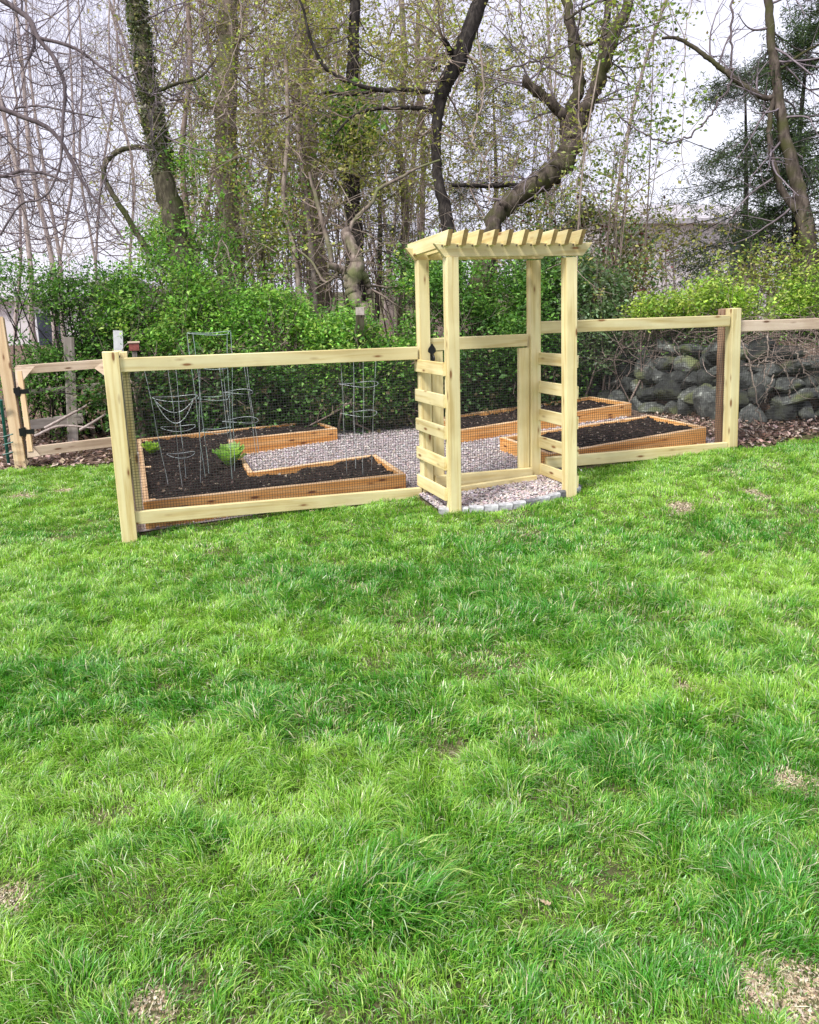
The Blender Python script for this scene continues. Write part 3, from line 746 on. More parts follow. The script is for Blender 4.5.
for (x, y) in ((20, 391), (25.5, 431)):
    m = MB(); p = gp2(x, y, 0)-N*0.05
    slab(m, [(-.05, -.035), (.0, -.04), (.0, -.018), (.085, -.025), (.085, .025), (.0, .018), (.0, .04), (-.05, .035)], 0.012, p, T, up_, -N)
    tubes(m, np.array([p+T*-.0-up_*.045-N*.006, p-up_*-.045-N*.006]), np.full(2, 0.012), 8, cap=True)
    m.build('hinge', M_iron, og)
# teal garden tool leaning at the edge
tl = thing('garden_stake', on_ground(9, 470), 'dark teal metal stake with hooks at the left edge', 'stake')
m = MB(); tubes(m, np.array([on_ground(9, 466), at(1, 400, Zl-0.15)]), np.full(2, 0.016), 8, cap=True)
for y in (455, 445, 437): tubes(m, np.array([at(3, y, Zl-0.12), at(13, y-3, Zl-0.12)]), np.full(2, 0.007), 6)
m.build('shaft', M_teal, tl)

# old grey rail fence behind the left gate
rf = thing('old_rail_fence', on_ground(60, 430), 'old grey post and rail fence behind the left gate', 'fence')
def Zof(px, py): return float((on_ground(px, py)-EYE) @ c_f)
Zb = min(Zof(72, 430), 12.0)
for (x, yb, yt, w) in ((73, 446, 338, .11),):
    b_ = on_ground(x, yb); Zb = float((b_-EYE) @ c_f); board('fence_post', b_-np.array([0, 0, .1]), at(x-4, yt, Zb), w, w, M_grey, rf)
board('rail', at(30, 425, Zb), at(84, 418, Zb), 0.04, 0.11, M_grey, rf)
board('rail', at(30, 392, Zb+.05), at(110, 384, Zb+.05), 0.04, 0.05, M_grey, rf)

# post behind right arbor leg and rear rail, grey post top in the hedge
pb = on_ground(590, 398); Zp = float((pb-EYE) @ c_f)
ap = thing('old_fence_post', pb, 'weathered pinkish brown post behind the arbor at the left end of the stone wall', 'post')
board('post_timber', pb-np.array([0, 0, .1]), at(590, 318, Zp), 0.10, 0.10, M_oldpine, ap)
ar_ = thing('old_rail', at(640, 319, Zp), 'weathered pinkish rail lying behind the right top rail', 'rail')
board('rail_timber', at(592, 320, Zp), at(700, 317, Zp-0.3), 0.04, 0.07, M_oldpine, ar_)
pg = on_ground(360, 404); Zq = float((pg-EYE) @ c_f)
hp = thing('old_fence_post', pg, 'short pale grey post top poking out of the hedge', 'post')
board('post_timber', pg, at(360, 311, min(Zq, 8.2)), 0.085, 0.085, M_grey, hp)
wp = on_ground(118, 440); Zw = 9.0
wpo = thing('white_post', gp(*at(118, 440, Zw)[:2]), 'white vinyl post behind the left corner post', 'post')
b_ = at(118, 400, Zw); board('post_timber', gp(b_[0], b_[1]), at(118, 331, Zw), 0.10, 0.10, M_white, wpo)
bk = at(134, 347, 8.6); bkt = thing('red_feeder', bk, 'small red box just above the left corner post', 'box')
board('box_body', bk-T*0.05, bk+T*0.05, 0.08, 0.075, M_red, bkt)
board('box_lid', bk-T*0.06+up_*.048, bk+T*0.06+up_*.048, 0.10, 0.015, M_oldpine, bkt)
board('box_stand', gp(bk[0], bk[1]), bk-up_*0.048, 0.05, 0.05, M_grey, bkt)

# ------------------------------------------------------------------ dry stone wall
wl = np.array([W(a, b, .3) for a, b in ((3.9, 3.15), (4.7, 2.98), (5.22, 2.70), (5.38, 1.75), (5.6, .92), (6.15, .50), (7.4, .36))])
wpath = spline(wl, 60)
wall = thing('stone_wall', wl[3], 'long dry stone wall of grey lichened boulders behind the garden', 'wall')
seg = np.r_[0, np.cumsum(np.linalg.norm(np.diff(wpath, axis=0), axis=1))]
def wat(d):
    i = np.clip(np.searchsorted(seg, d)-1, 0, len(seg)-2); t = (d-seg[i])/(seg[i+1]-seg[i]); p = wpath[i]*(1-t)+wpath[i+1]*t
    tn = wpath[i+1]-wpath[i]; tn[2] = 0; return p, tn/np.linalg.norm(tn)
cnt = 0; z = 0.0; row = 0
rs = random.Random(8)
while z < 0.80 and cnt < 100:
    hgt = 0.18 if row == 0 else 0.155
    d = rs.uniform(-0.1, 0.15)
    while d < seg[-1] and cnt < 100:
        L = rs.choice([rs.uniform(.14, .22), rs.uniform(.2, .32), rs.uniform(.28, .46)]); hh = hgt*rs.uniform(0.7, 1.5)*(1.25 if L > .34 else 1)
        p, tn = wat(min(max(d+L/2, 0), seg[-1])); nb = np.array([-tn[1], tn[0], 0])
        if nb @ (p-EYE) < 0: nb = -nb
        gz_ = float(ground(p[0], p[1]))
        c = p+nb*(z*0.35+rs.uniform(0, .07)); c[2] = gz_+z+hh*0.45+rs.uniform(-.03, .03)
        o = rock_obj('boulder', c, (L*0.57, 0.15, hh*0.66), M_stone, wall, 3, 0.05, seed=cnt+row*100)
        o.rotation_euler = (rs.uniform(-.25, .25), rs.uniform(-.35, .35), math.atan2(tn[1], tn[0])+rs.uniform(-.25, .25))
        if rs.random() < 0.07: o['label'] = None or 'boulder'
        if 'label' in o: del o['label']
        d += L*0.93; cnt += 1
    z += hgt*0.92; row += 1
# earth bank behind the stones
m = MB(); K = 60; off = np.array([0.05, 0.25, 0.6, 1.4, 3.0, 6.0]); hts = np.array([0.0, 0.45, 0.66, 0.74, 0.74, 0.5])
rows = []
for i in range(K):
    p, tn = wat(seg[-1]*i/(K-1)); nb = np.array([-tn[1], tn[0], 0]); nb = nb if nb @ (p-EYE) > 0 else -nb
    g_ = float(ground(p[0], p[1]))
    for o1, h1 in zip(off, hts):
        q = p+nb*o1; q[2] = g_+h1*sstep(0, 6, i)+0.06*(float(NZ[5](q[0]*3, q[1]*3))-.5); rows.append(q)
m.add(rows, gridfaces(K, len(off))); tag(m.build('earth_bank', M_litter, smooth=True), kind='structure')
#PART2
# ------------------------------------------------------------------ branching
def grow(P0, D, L, Rr, K=8, wob=0.22, up=0.05, taper=0.35):
    n = len(P0); P = np.zeros((n, K, 3)); P[:, 0] = P0; d = D/np.linalg.norm(D, axis=1, keepdims=True)
    st = (L/(K-1))[:, None]
    bend = rng.normal(0, wob*0.5, (n, 3))
    for k in range(1, K):
        d = d+rng.normal(0, wob, (n, 3))*0.6+bend*0.5; d[:, 2] += up
        d /= np.linalg.norm(d, axis=1, keepdims=True); P[:, k] = P[:, k-1]+d*st
    t = np.linspace(0, 1, K)[None]
    return P, Rr[:, None]*(1-(1-taper)*t)
def spawn(P, Rad, per, lfac, rfac, tmin=0.25, tmax=1.0, ang=(0.5, 1.1), plen=None, upb=0.1):
    n, K, _ = P.shape; idx = np.repeat(np.arange(n), per); m = len(idx)
    t = rng.uniform(tmin, tmax, m)*(K-1.001); i = t.astype(int); f = (t-i)[:, None]
    p = P[idx, i]*(1-f)+P[idx, i+1]*f; r = Rad[idx, i]*rfac
    tn = P[idx, i+1]-P[idx, i]; tn /= np.linalg.norm(tn, axis=1, keepdims=True)+1e-9
    q = rng.normal(size=(m, 3)); q -= (q*tn).sum(1, keepdims=True)*tn; q /= np.linalg.norm(q, axis=1, keepdims=True)+1e-9
    a = rng.uniform(ang[0], ang[1], m)[:, None]
    d = tn*np.cos(a)+q*np.sin(a); d[:, 2] += upb
    seglen = np.linalg.norm(np.diff(P, axis=1), axis=2).sum(1)[idx]
    L = seglen*lfac*rng.uniform(0.6, 1.3, m)
    return p, d, L, np.maximum(r, 0.0018)
def twig_levels(P, Rad, spec, mb, S=(4, 3, 3), wob=0.22, up=0.05):
    tips = []
    for lv, (per, lf, rf) in enumerate(spec):
        p, d, L, r = spawn(P, Rad, per, lf, rf)
        P, Rad = grow(p, d, L, r, K=7 if lv < 2 else 5, wob=wob, up=up)
        tubes(mb, P, Rad, S[min(lv, 2)]); tips.append(P)
    return tips

TREES = 'trees and trunks behind the garden'
def hero(name, label, cat, paths, Z, mat, tmat, twig=None, S=12, rough=0.07, root=True, leaf=None, seed=0, group=None, zdrift=0.0, ivy=None, twig_from=0.0):
    """paths: list of [(px,py,rpx)...]; first is the trunk, the rest are limbs"""
    p0 = paths[0]; base = at(p0[-1][0], p0[-1][1], Z); b = gp(base[0], base[1])
    t = thing(name, b, label, cat, group)
    allP = []
    for k, pa in enumerate(paths):
        pts = []; 
        for j, (x, y, r) in enumerate(pa):
            zz_ = Z+(0 if k == 0 else zdrift*(j/(len(pa)-1))*((-1)**k))
            pts.append(np.r_[at(x, y, zz_), r*zz_/F])
        if k == 0 and root: pts.append(np.r_[b-np.array([0, 0, .2]), pts[-1][3]*1.25])
        pts = np.array(pts); K = max(10, 6*len(pa)); q = spline(pts, K)
        Lq = np.linalg.norm(np.diff(q[:, :3], axis=0), axis=1).sum()
        q[1:-1, :3] += rng.normal(0, 0.10, (K-2, 3))*q[1:-1, 3:4]
        m = MB(); tubes(m, q[:, :3], np.maximum(q[:, 3], .003), S if k == 0 else 8, rough=rough, seed=seed+k, cap=True)
        m.build('trunk' if k == 0 else 'limb', mat, t, smooth=True)
        allP.append(q)
    if twig:
        m = MB(); tips = []
        for k, q in enumerate(allP):
            Q = q[None, :, :3]; Rr = np.minimum(q[None, :, 3]*0.6, 0.02)
            if k == 0 and root: nn = int(q.shape[0]*0.62); Q = Q[:, :nn]; Rr = Rr[:, :nn]
            if k == 0 and twig.get('skip0'): continue
            P_, r_ = Q, Rr
            p, d, L, r = spawn(P_, r_, twig['n'] if k else twig.get('n0', twig['n']), 0, 0.7, 0.02, 1.0, ang=(0.6, 1.3))
            L = rng.uniform(0.5, 1.0, len(L))*twig['L']
            P1, R1 = grow(p, d, L, r, 8, twig.get('wob', .2), twig.get('up', .04)); tubes(m, P1, R1, 4)
            tips += [P1]+twig_levels(P1, R1, twig['spec'], m, wob=twig.get('wob', .2), up=twig.get('up', .04))
        m.build('twigs', tmat, t, smooth=True)
        if leaf:
            TP = np.concatenate([x[:, 2:].reshape(-1, 3) for x in tips])
            c = TP[rng.choice(len(TP), leaf['n'])]; c = np.repeat(c, leaf.get('per', 4), axis=0)+rng.normal(0, leaf.get('sp', .035), (leaf['n']*leaf.get('per', 4), 3))
            m = MB(); leaves(m, c, leaf['s'], palette(len(c), leaf['c']), leaf.get('w', .55)); m.build('leaves', M_leaf, t)
    if ivy:
        m = MB(); q = allP[0]; n = ivy['n']
        y = rng.uniform(ivy['a'], ivy['b'], n)*(len(q)-1.01); i = y.astype(int); f = (y-i)[:, None]
        c = q[i, :3]*(1-f)+q[i+1, :3]*f; rr = (q[i, 3]*(1-f[:, 0])+q[i+1, 3]*f[:, 0])
        a = rng.uniform(0, 6.28, n); ex = ivy.get('ex', .04)*np.abs(rng.normal(size=n))*(0.4+1.6*NZ[6](y*1.1, a*1.3))
        c = c+np.stack([np.cos(a), np.sin(a), 0*a], 1)*(rr*0.95+ex)[:, None]; c[:, 2] += rng.normal(0, .05, n)
        leaves(m, c, ivy['s'], palette(n, ivy['c']), 0.8); m.build('ivy', M_leaf, t)
    return t

G_yel = [(0.34, 0.37, 0.10), (0.42, 0.42, 0.13), (0.24, 0.29, 0.07), (0.40, 0.35, 0.16)]
G_ivy = [(0.035, 0.075, 0.02), (0.06, 0.12, 0.03), (0.09, 0.15, 0.05), (0.11, 0.11, 0.06)]
G_brt = [(0.25, 0.48, 0.085), (0.17, 0.37, 0.06), (0.38, 0.56, 0.13), (0.10, 0.24, 0.045)]
G_drk = [(0.10, 0.24, 0.045), (0.14, 0.31, 0.06), (0.23, 0.42, 0.09), (0.06, 0.14, 0.03)]
G_gry = [(0.15, 0.24, 0.10), (0.24, 0.34, 0.18), (0.09, 0.17, 0.06), (0.33, 0.42, 0.28)]
G_lim = [(0.34, 0.50, 0.075), (0.25, 0.41, 0.06), (0.46, 0.56, 0.13), (0.15, 0.27, 0.04)]
G_con = [(0.035, 0.055, 0.035), (0.055, 0.085, 0.05), (0.09, 0.13, 0.07)]

hero('ivy_clad_tree', 'leaning trunk thickly clad in small ivy leaves, upper left against the sky', 'tree',
     [[(128, -40, 8), (135, 0, 8.3), (141, 40, 8.6), (148, 90, 9), (155, 130, 9.5), (163, 175, 10.5), (175, 225, 11.5), (186, 290, 13)],
      [(158, 150, 3), (140, 147, 2.6), (122, 150, 2.4), (110, 158, 2.4), (104, 167, 2.6), (106, 182, 2.6), (116, 200, 2.8), (132, 225, 3), (150, 255, 3.2)],
      [(150, 95, 1.8), (175, 84, 1.7), (200, 77, 1.3), (215, 60, .9)],
      [(163, 170, 2), (150, 140, 1.6), (142, 118, 1.3), (150, 96, 1)]], 9.6, M_bark_olive, M_twig,
     twig=dict(n=5, n0=12, L=1.0, spec=[(4, .5, .6), (3, .5, .6)]), seed=3,
     ivy=dict(n=5200, a=0.0, b=0.62, s=.036, ex=.016, c=[(0.09, 0.12, 0.05), (0.15, 0.17, 0.09), (0.05, 0.07, 0.03), (0.28, 0.29, 0.20)]))
hero('oak_tree', 'thick straight tan trunk laced with vines, left of the middle', 'tree',
     [[(229, -40, 10), (228, 20, 10), (227, 90, 10.5), (226, 160, 11), (229, 230, 12), (232, 300, 14)],
      [(227, 60, 2.2), (240, 40, 2), (262, 25, 1.6), (290, 5, 1.2)], [(226, 120, 2), (205, 100, 1.8), (190, 70, 1.4), (185, 30, 1)]], 11.2, M_bark_mid, M_twig_brown,
     twig=dict(n=10, n0=26, L=1.3, spec=[(5, .5, .6), (4, .5, .6)]), seed=9, leaf=dict(n=700, per=3, s=.055, c=G_yel, sp=.05))
hero('oak_tree', 'second tan trunk right of the thick vine-laced one, twigs with yellow green buds', 'tree',
     [[(300, -40, 8), (302, 20, 8), (305, 90, 8.5), (309, 160, 9), (312, 230, 10), (318, 300, 12)],
      [(304, 80, 1.8), (322, 50, 1.5), (345, 20, 1.2), (360, -10, 1)], [(306, 110, 1.8), (285, 80, 1.5), (270, 40, 1.2)]], 12.2, M_bark_mid, M_twig_brown,
     twig=dict(n=10, n0=26, L=1.4, spec=[(5, .5, .6), (4, .5, .6)]), seed=12, leaf=dict(n=1300, per=3, s=.06, c=G_yel, sp=.06))
hero('ivy_clad_tree', 'dark trunk with a bright green ivy mass at mid height, middle left', 'tree',
     [[(356, -30, 5), (354, 40, 5.5), (352, 100, 6.5), (352, 150, 7), (353, 210, 8), (356, 290, 10)]], 10.6, M_bark_dark, M_twig,
     twig=dict(n=8, n0=16, L=1.2, spec=[(4, .5, .6), (4, .5, .6)]), seed=15, leaf=dict(n=900, per=3, s=.055, c=G_yel, sp=.06),
     ivy=dict(n=2600, a=0.30, b=0.52, s=.07, ex=.16, c=G_brt))
hero('dark_tree', 'nearly black bent trunk with a short stub, above the left side of the arbor', 'tree',
     [[(496, -45, 7), (482, -8, 7.2), (470, 28, 8.2), (458, 60, 8.5), (446, 82, 8), (440, 100, 6.5), (437, 125, 5.2), (436, 155, 5.0), (440, 190, 5.6), (449, 230, 7), (455, 290, 8)],
      [(452, 54, 3.2), (447, 45, 2.8), (443, 39, 2.4)],
      [(440, 66, 2), (432, 70, 1.6), (437, 56, 1.4), (450, 54, 1.2)],
      [(430, 92, 2.1), (405, 90, 2.2), (380, 90, 2.2), (355, 84, 2.1), (336, 76, 2), (324, 66, 1.9), (314, 48, 1.7), (308, 30, 1.5), (303, 8, 1.2), (290, -20, 1)],
      [(380, 90, 1.5), (365, 93, 1.5), (345, 95, 1.5), (328, 92, 1.4), (312, 100, 1.2), (296, 112, 1), (280, 122, .8)],
      [(437, 112, 2.2), (415, 108, 2), (390, 108, 1.8), (368, 110, 1.7), (350, 118, 1.4), (335, 135, 1)],
      [(452, 185, 2.0), (480, 186, 2.2), (505, 185, 2.4), (530, 184, 2.4), (556, 172, 2.6)]], 9.7, M_bark_dark, M_twig_brown,
     twig=dict(n=7, n0=18, L=.8, spec=[(4, .5, .6), (3, .5, .6)], up=0.0), seed=20, leaf=dict(n=600, per=3, s=.045, c=G_yel, sp=.04), zdrift=0.25)
hero('old_maple_tree', 'big leaning tree with rising forks and a broken stub, above the arbor', 'tree',
     [[(580, 122, 8), (573, 142, 9.5), (563, 160, 11), (547, 178, 10.5), (524, 192, 10), (506, 206, 9), (490, 230, 9), (480, 300, 11)],
      [(578, 128, 8.5), (586, 108, 7.5), (595, 88, 7), (605, 62, 6.5), (614, 35, 6), (626, 8, 5.5), (640, -30, 5)],
      [(566, 155, 7), (566, 130, 6.5), (573, 105, 6.2), (579, 88, 6), (576, 65, 6), (574, 40, 5.6), (568, 10, 5.2), (563, -30, 5)],
      [(567, 142, 6), (564, 122, 5.6), (557, 108, 5.4), (546, 98, 5.2), (535, 90, 4.8), (523, 79, 4.6)],
      [(594, 90, 4.2), (600, 65, 4), (604, 40, 3.8), (607, 15, 3.4), (612, -20, 3)],
      [(568, 40, 1.8), (590, 44, 1.6), (612, 30, 1.2), (640, 25, 1)],
      [(566, 20, 1.6), (590, 5, 1.3), (620, -5, 1)]], 9.6, M_bark_maple, M_twig,
     twig=dict(n=7, n0=6, L=1.0, spec=[(3, .5, .6), (3, .5, .6)], up=-0.03), seed=31, leaf=dict(n=300, per=4, s=.05, c=G_yel, sp=.05), rough=.15, zdrift=0.3)
hero('spruce_tree', 'tall curved trunk with dark needle boughs at the right edge', 'tree',
     [[(762, -40, 3.6), (768, 0, 3.9), (771, 40, 4.3), (775, 75, 4.7), (780, 110, 5.2), (786, 145, 5.8), (796, 180, 6.5), (804, 215, 7.2), (810, 290, 9)],
      [(776, 98, 2.5), (762, 97, 2.8), (750, 90, 3), (736, 80, 2.8), (722, 69, 2.6), (708, 58, 2.4), (692, 46, 2), (676, 38, 1.7), (662, 38, 1.4)],
      [(775, 88, 1.8), (770, 120, 2.6), (771, 150, 2.8), (780, 185, 3.2), (796, 210, 4)],
      [(771, 75, 1.4), (790, 62, 1.4), (808, 50, 1.2), (830, 40, 1)]], 9.0, M_bark_maple, M_twig,
     twig=dict(n=7, n0=16, L=.9, spec=[(4, .5, .6), (3, .5, .6)], up=-0.02), seed=41)
# limbs of a bare tree standing left of the frame
hero('bare_tree', 'bare grey limbs arching in from the left edge of the photo', 'tree',
     [[(-150, -60, 12), (-150, 100, 13), (-148, 300, 15), (-150, 420, 16)],
      [(-148, -30, 6), (-80, -30, 4.5), (-20, -12, 3.2), (8, 4, 2.8), (28, 18, 2.7), (38, 38, 2.4), (52, 55, 2.2), (62, 76, 2.0), (65, 92, 1.9), (63, 120, 1.6), (62, 150, 1.3)],
      [(29, 18, 2.2), (33, 30, 2.0), (34, 45, 1.7), (28, 60, 1.2)],
      [(38, 38, 1.8), (60, 43, 1.7), (80, 51, 1.6), (97, 64, 1.4), (112, 75, 1.2), (130, 90, .8)],
      [(-149, 60, 6), (-80, 80, 4), (-20, 102, 2.8), (8, 111, 2.4), (28, 119, 2.3), (48, 128, 2.2), (62, 143, 2), (72, 162, 1.7), (84, 184, 1.4), (100, 206, 1.2), (124, 240, .9)],
      [(62, 143, 1.4), (60, 165, 1.2), (50, 190, 1), (38, 200, .9), (20, 205, 1.1), (0, 235, 1)],
      [(-148, 140, 5), (-60, 160, 3), (0, 176, 1.9), (20, 171, 1.6), (42, 173, 1.4), (68, 182, 1)],
      [(15, 108, 1), (40, 106, 1), (70, 112, .9), (100, 118, .7)]], 7.6, M_limb, M_twig,
     twig=dict(n=9, skip0=True, L=.75, spec=[(4, .5, .5), (3, .5, .5)], wob=.26, up=.02), seed=51, S=10, rough=.03)
hero('pruned_tree', 'gnarled pollarded trunk with cut stubs, behind the hedge left of the arbor', 'tree',
     [[(345, 230, 5.2), (349, 241, 6), (355, 255, 6.4), (357, 268, 7.6), (352, 283, 8), (354, 296, 7.2), (362, 312, 8), (364, 335, 9)],
      [(352, 285, 5.0), (344, 273, 4), (337, 268, 3.6), (328, 265, 3.4)],
      [(357, 272, 4.6), (364, 276, 4), (368, 285, 3.6), (369, 298, 3.2)],
      [(330, 267, 2.2), (331, 256, 2.4), (325, 232, 2.3), (320, 212, 2.2), (314, 190, 1.8), (309, 172, 1.2)],
      [(349, 234, 1.8), (352, 224, 2.0), (361, 213, 2.0), (372, 203, 1.9), (378, 190, 1.8), (388, 184, 1.7), (400, 178, 1.5), (418, 168, 1.2), (440, 160, .9)],
      [(348, 232, 1), (345, 215, 1), (338, 200, .9), (334, 190, .7)],
      [(340, 272, 1.5), (325, 282, 1.3), (312, 262, 1.1), (296, 248, .8)]], 9.2, M_bark_mid, M_twig_brown,
     twig=dict(n=5, skip0=True, L=.5, spec=[(3, .5, .6), (3, .5, .6)]), seed=61, rough=.07, zdrift=.15)

# slim reddish trunks and pale stems inside the wood
for i, (xs_, Z_, r_, mt, lb) in enumerate([
    ([(286, 60), (288, 130), (284, 200), (296, 260), (300, 320)], 10.0, 2.6, M_vine, 'slim pinkish stem rising through the undergrowth, left of the pruned tree'),
    ([(296, 90), (300, 150), (308, 215), (312, 265), (316, 330)], 10.3, 3.2, M_vine, 'thicker pinkish stem just right of the slim pinkish one'),
    ([(268, 30), (262, 100), (270, 170), (262, 240), (268, 320)], 10.8, 2.4, M_bark_mid, 'slim brown stem between the two tan trunks'),
    ([(400, -20), (404, 60), (399, 140), (405, 210), (402, 320)], 11.5, 3.6, M_bark_mid, 'straight brown trunk just left of the arbor, behind the bent dark trunk'),
    ([(420, -20), (417, 70), (423, 150), (420, 320)], 13.5, 2.6, M_bark_mid, 'thin distant trunk directly above the left arbor posts'),
    ([(600, 60), (588, 130), (580, 200), (576, 290), (576, 340)], 8.9, 1.0, M_vine, 'pale twisted stem hanging beside the maple, right of the arbor'),
    ([(187, -20), (190, 70), (182, 150), (188, 230), (190, 330)], 11.0, 3.0, M_twig_brown, 'slim grey brown trunk right of the leaning ivy clad trunk'),
]):
    pa = [(x, y, r_*(0.8+0.4*k/len(xs_))) for k, (x, y) in enumerate(xs_)]
    hero('slim_tree', lb, 'tree', [pa], Z_, mt, M_twig_brown, twig=dict(n=10, n0=16, L=1.0, spec=[(4, .5, .6), (3, .5, .6)]), seed=70+i, S=8,
         leaf=dict(n=160, per=3, s=.045, c=G_yel, sp=.05))

# pale bare trees further left, one thing each
PB = 'pale bare trees at the far left'
for i, (x0, x1, r_, Z_) in enumerate([(14, 52, 2.6, 15), (30, 60, 1.9, 16), (-12, 30, 2.6, 14), (70, 60, 1.5, 17), (80, 95, 1.3, 17), (112, 96, 1.3, 18), (118, 130, 1.4, 18), (-30, -20, 3, 15)]):
    hero('bare_tree', ['pale double trunk leaning left, at the far left', 'slimmer pale trunk beside the leaning one at far left', 'pale trunk crossing the left edge of the photo', 'thin upright bare tree left of the leaning ivy trunk', 'thin bare sapling against the bright sky gap', 'very thin bare sapling beside the crooked limb', 'bare sapling just left of the ivy clad trunk', 'pale bare trunk outside the left edge with twigs reaching in'][i],
         'tree', [[(x0-6, -60, r_*.5), (x0+random.uniform(-9, 9), 60, r_*.7), ((x0+x1)/2+random.uniform(-9, 9), 170, r_*.9), (x1, 260, r_), (x1+2, 320, r_*1.2)]], Z_, M_bark_pale, M_twig,
         twig=dict(n=18, n0=26, L=2.2, spec=[(5, .5, .5), (4, .5, .55)], up=.24), seed=90+i, S=8, group=PB)

# far wood: a mass of trunks, twigs and young leaves nobody could count
m = MB(); mt_ = MB(); ml = MB()
n = 26
px_ = np.concatenate([rng.uniform(185, 440, 18), rng.uniform(440, 600, 3), rng.uniform(-150, 160, 2), rng.uniform(760, 980, 3)]); Zf = rng.uniform(15, 30, n)
P0 = np.array([at(x, 300, z) for x, z in zip(px_, Zf)]); P0[:, 2] = 0.2
Pt, Rt = grow(P0, np.c_[rng.normal(0, .06, n), rng.normal(0, .06, n), np.ones(n)], rng.uniform(8, 14, n), rng.uniform(.03, .075, n), 12, .12, .15, .4)
tubes(m, Pt, Rt, 7)
p, d, L, r = spawn(Pt, Rt*.4, 44, 0, .6, .08, .98); L = rng.uniform(.8, 2.4, len(L))
P1, R1 = grow(p, d, L, r, 7, .24, .05); tubes(mt_, P1, R1, 3)
tp = twig_levels(P1, R1, [(3, .5, .6), (3, .5, .6)], mt_)
a_ = tag(m.build('distant_trunks', M_bark_pale, smooth=True), 'distant wood of brown trunks behind everything', 'distant wood', kind='stuff')
tag(mt_.build('distant_twigs', M_twig), 'haze of bare twigs in the distant wood', 'twigs', kind='stuff')
TP = np.concatenate([x.reshape(-1, 3) for x in tp]); TP = TP[(TP[:, 0]/TP[:, 1] < 0.10) & (TP[:, 0]/TP[:, 1] > -0.36)]
c = TP[rng.choice(len(TP), 5600)]; c = np.repeat(c, 4, axis=0)+rng.normal(0, .12, (len(c)*4, 3))
leaves(ml, c, .075, palette(len(c), G_yel), .6)
tag(ml.build('distant_young_leaves', M_leaf), 'sparse yellow green young leaves in the distant wood', 'leaves', kind='stuff')

n = 1500
zt_ = rng.uniform(9.6, 14, n); xt_ = np.concatenate([rng.uniform(150, 460, 950), rng.uniform(440, 620, 350), rng.uniform(-20, 160, 200)]); yt_ = rng.uniform(-30, 290, n)
P0 = np.array([at(x, y, z) for x, y, z in zip(xt_, yt_, zt_)])
m = MB(); Pq, Rq = grow(P0, rng.normal(size=(n, 3))*np.array([1, .6, .9])+np.array([0, 0, .3]), rng.uniform(.5, 1.5, n), rng.uniform(.003, .007, n), 9, .20, -.05); tubes(m, Pq, Rq, 4)
tq = twig_levels(Pq, Rq, [(4, .4, .6)], m, up=-.02)
tag(m.build('arching_twigs', M_vine), 'tangle of pale arching vines and twigs filling the wood', 'vines', kind='stuff')
TQ = tq[0].reshape(-1, 3); TQ = TQ[(TQ[:, 0]/TQ[:, 1] > -.30)]
cq = TQ[rng.choice(len(TQ), 4800)]; cq = np.repeat(cq, 5, axis=0)+rng.normal(0, .04, (24000, 3)); m = MB(); leaves(m, cq, .040, palette(len(cq), G_yel+[(0.58, 0.62, 0.15), (0.46, 0.58, 0.12)]), .7)
tag(m.build('young_leaves', M_leaf), 'fresh yellow green leaves just opening among the tangled twigs', 'leaves', kind='stuff')
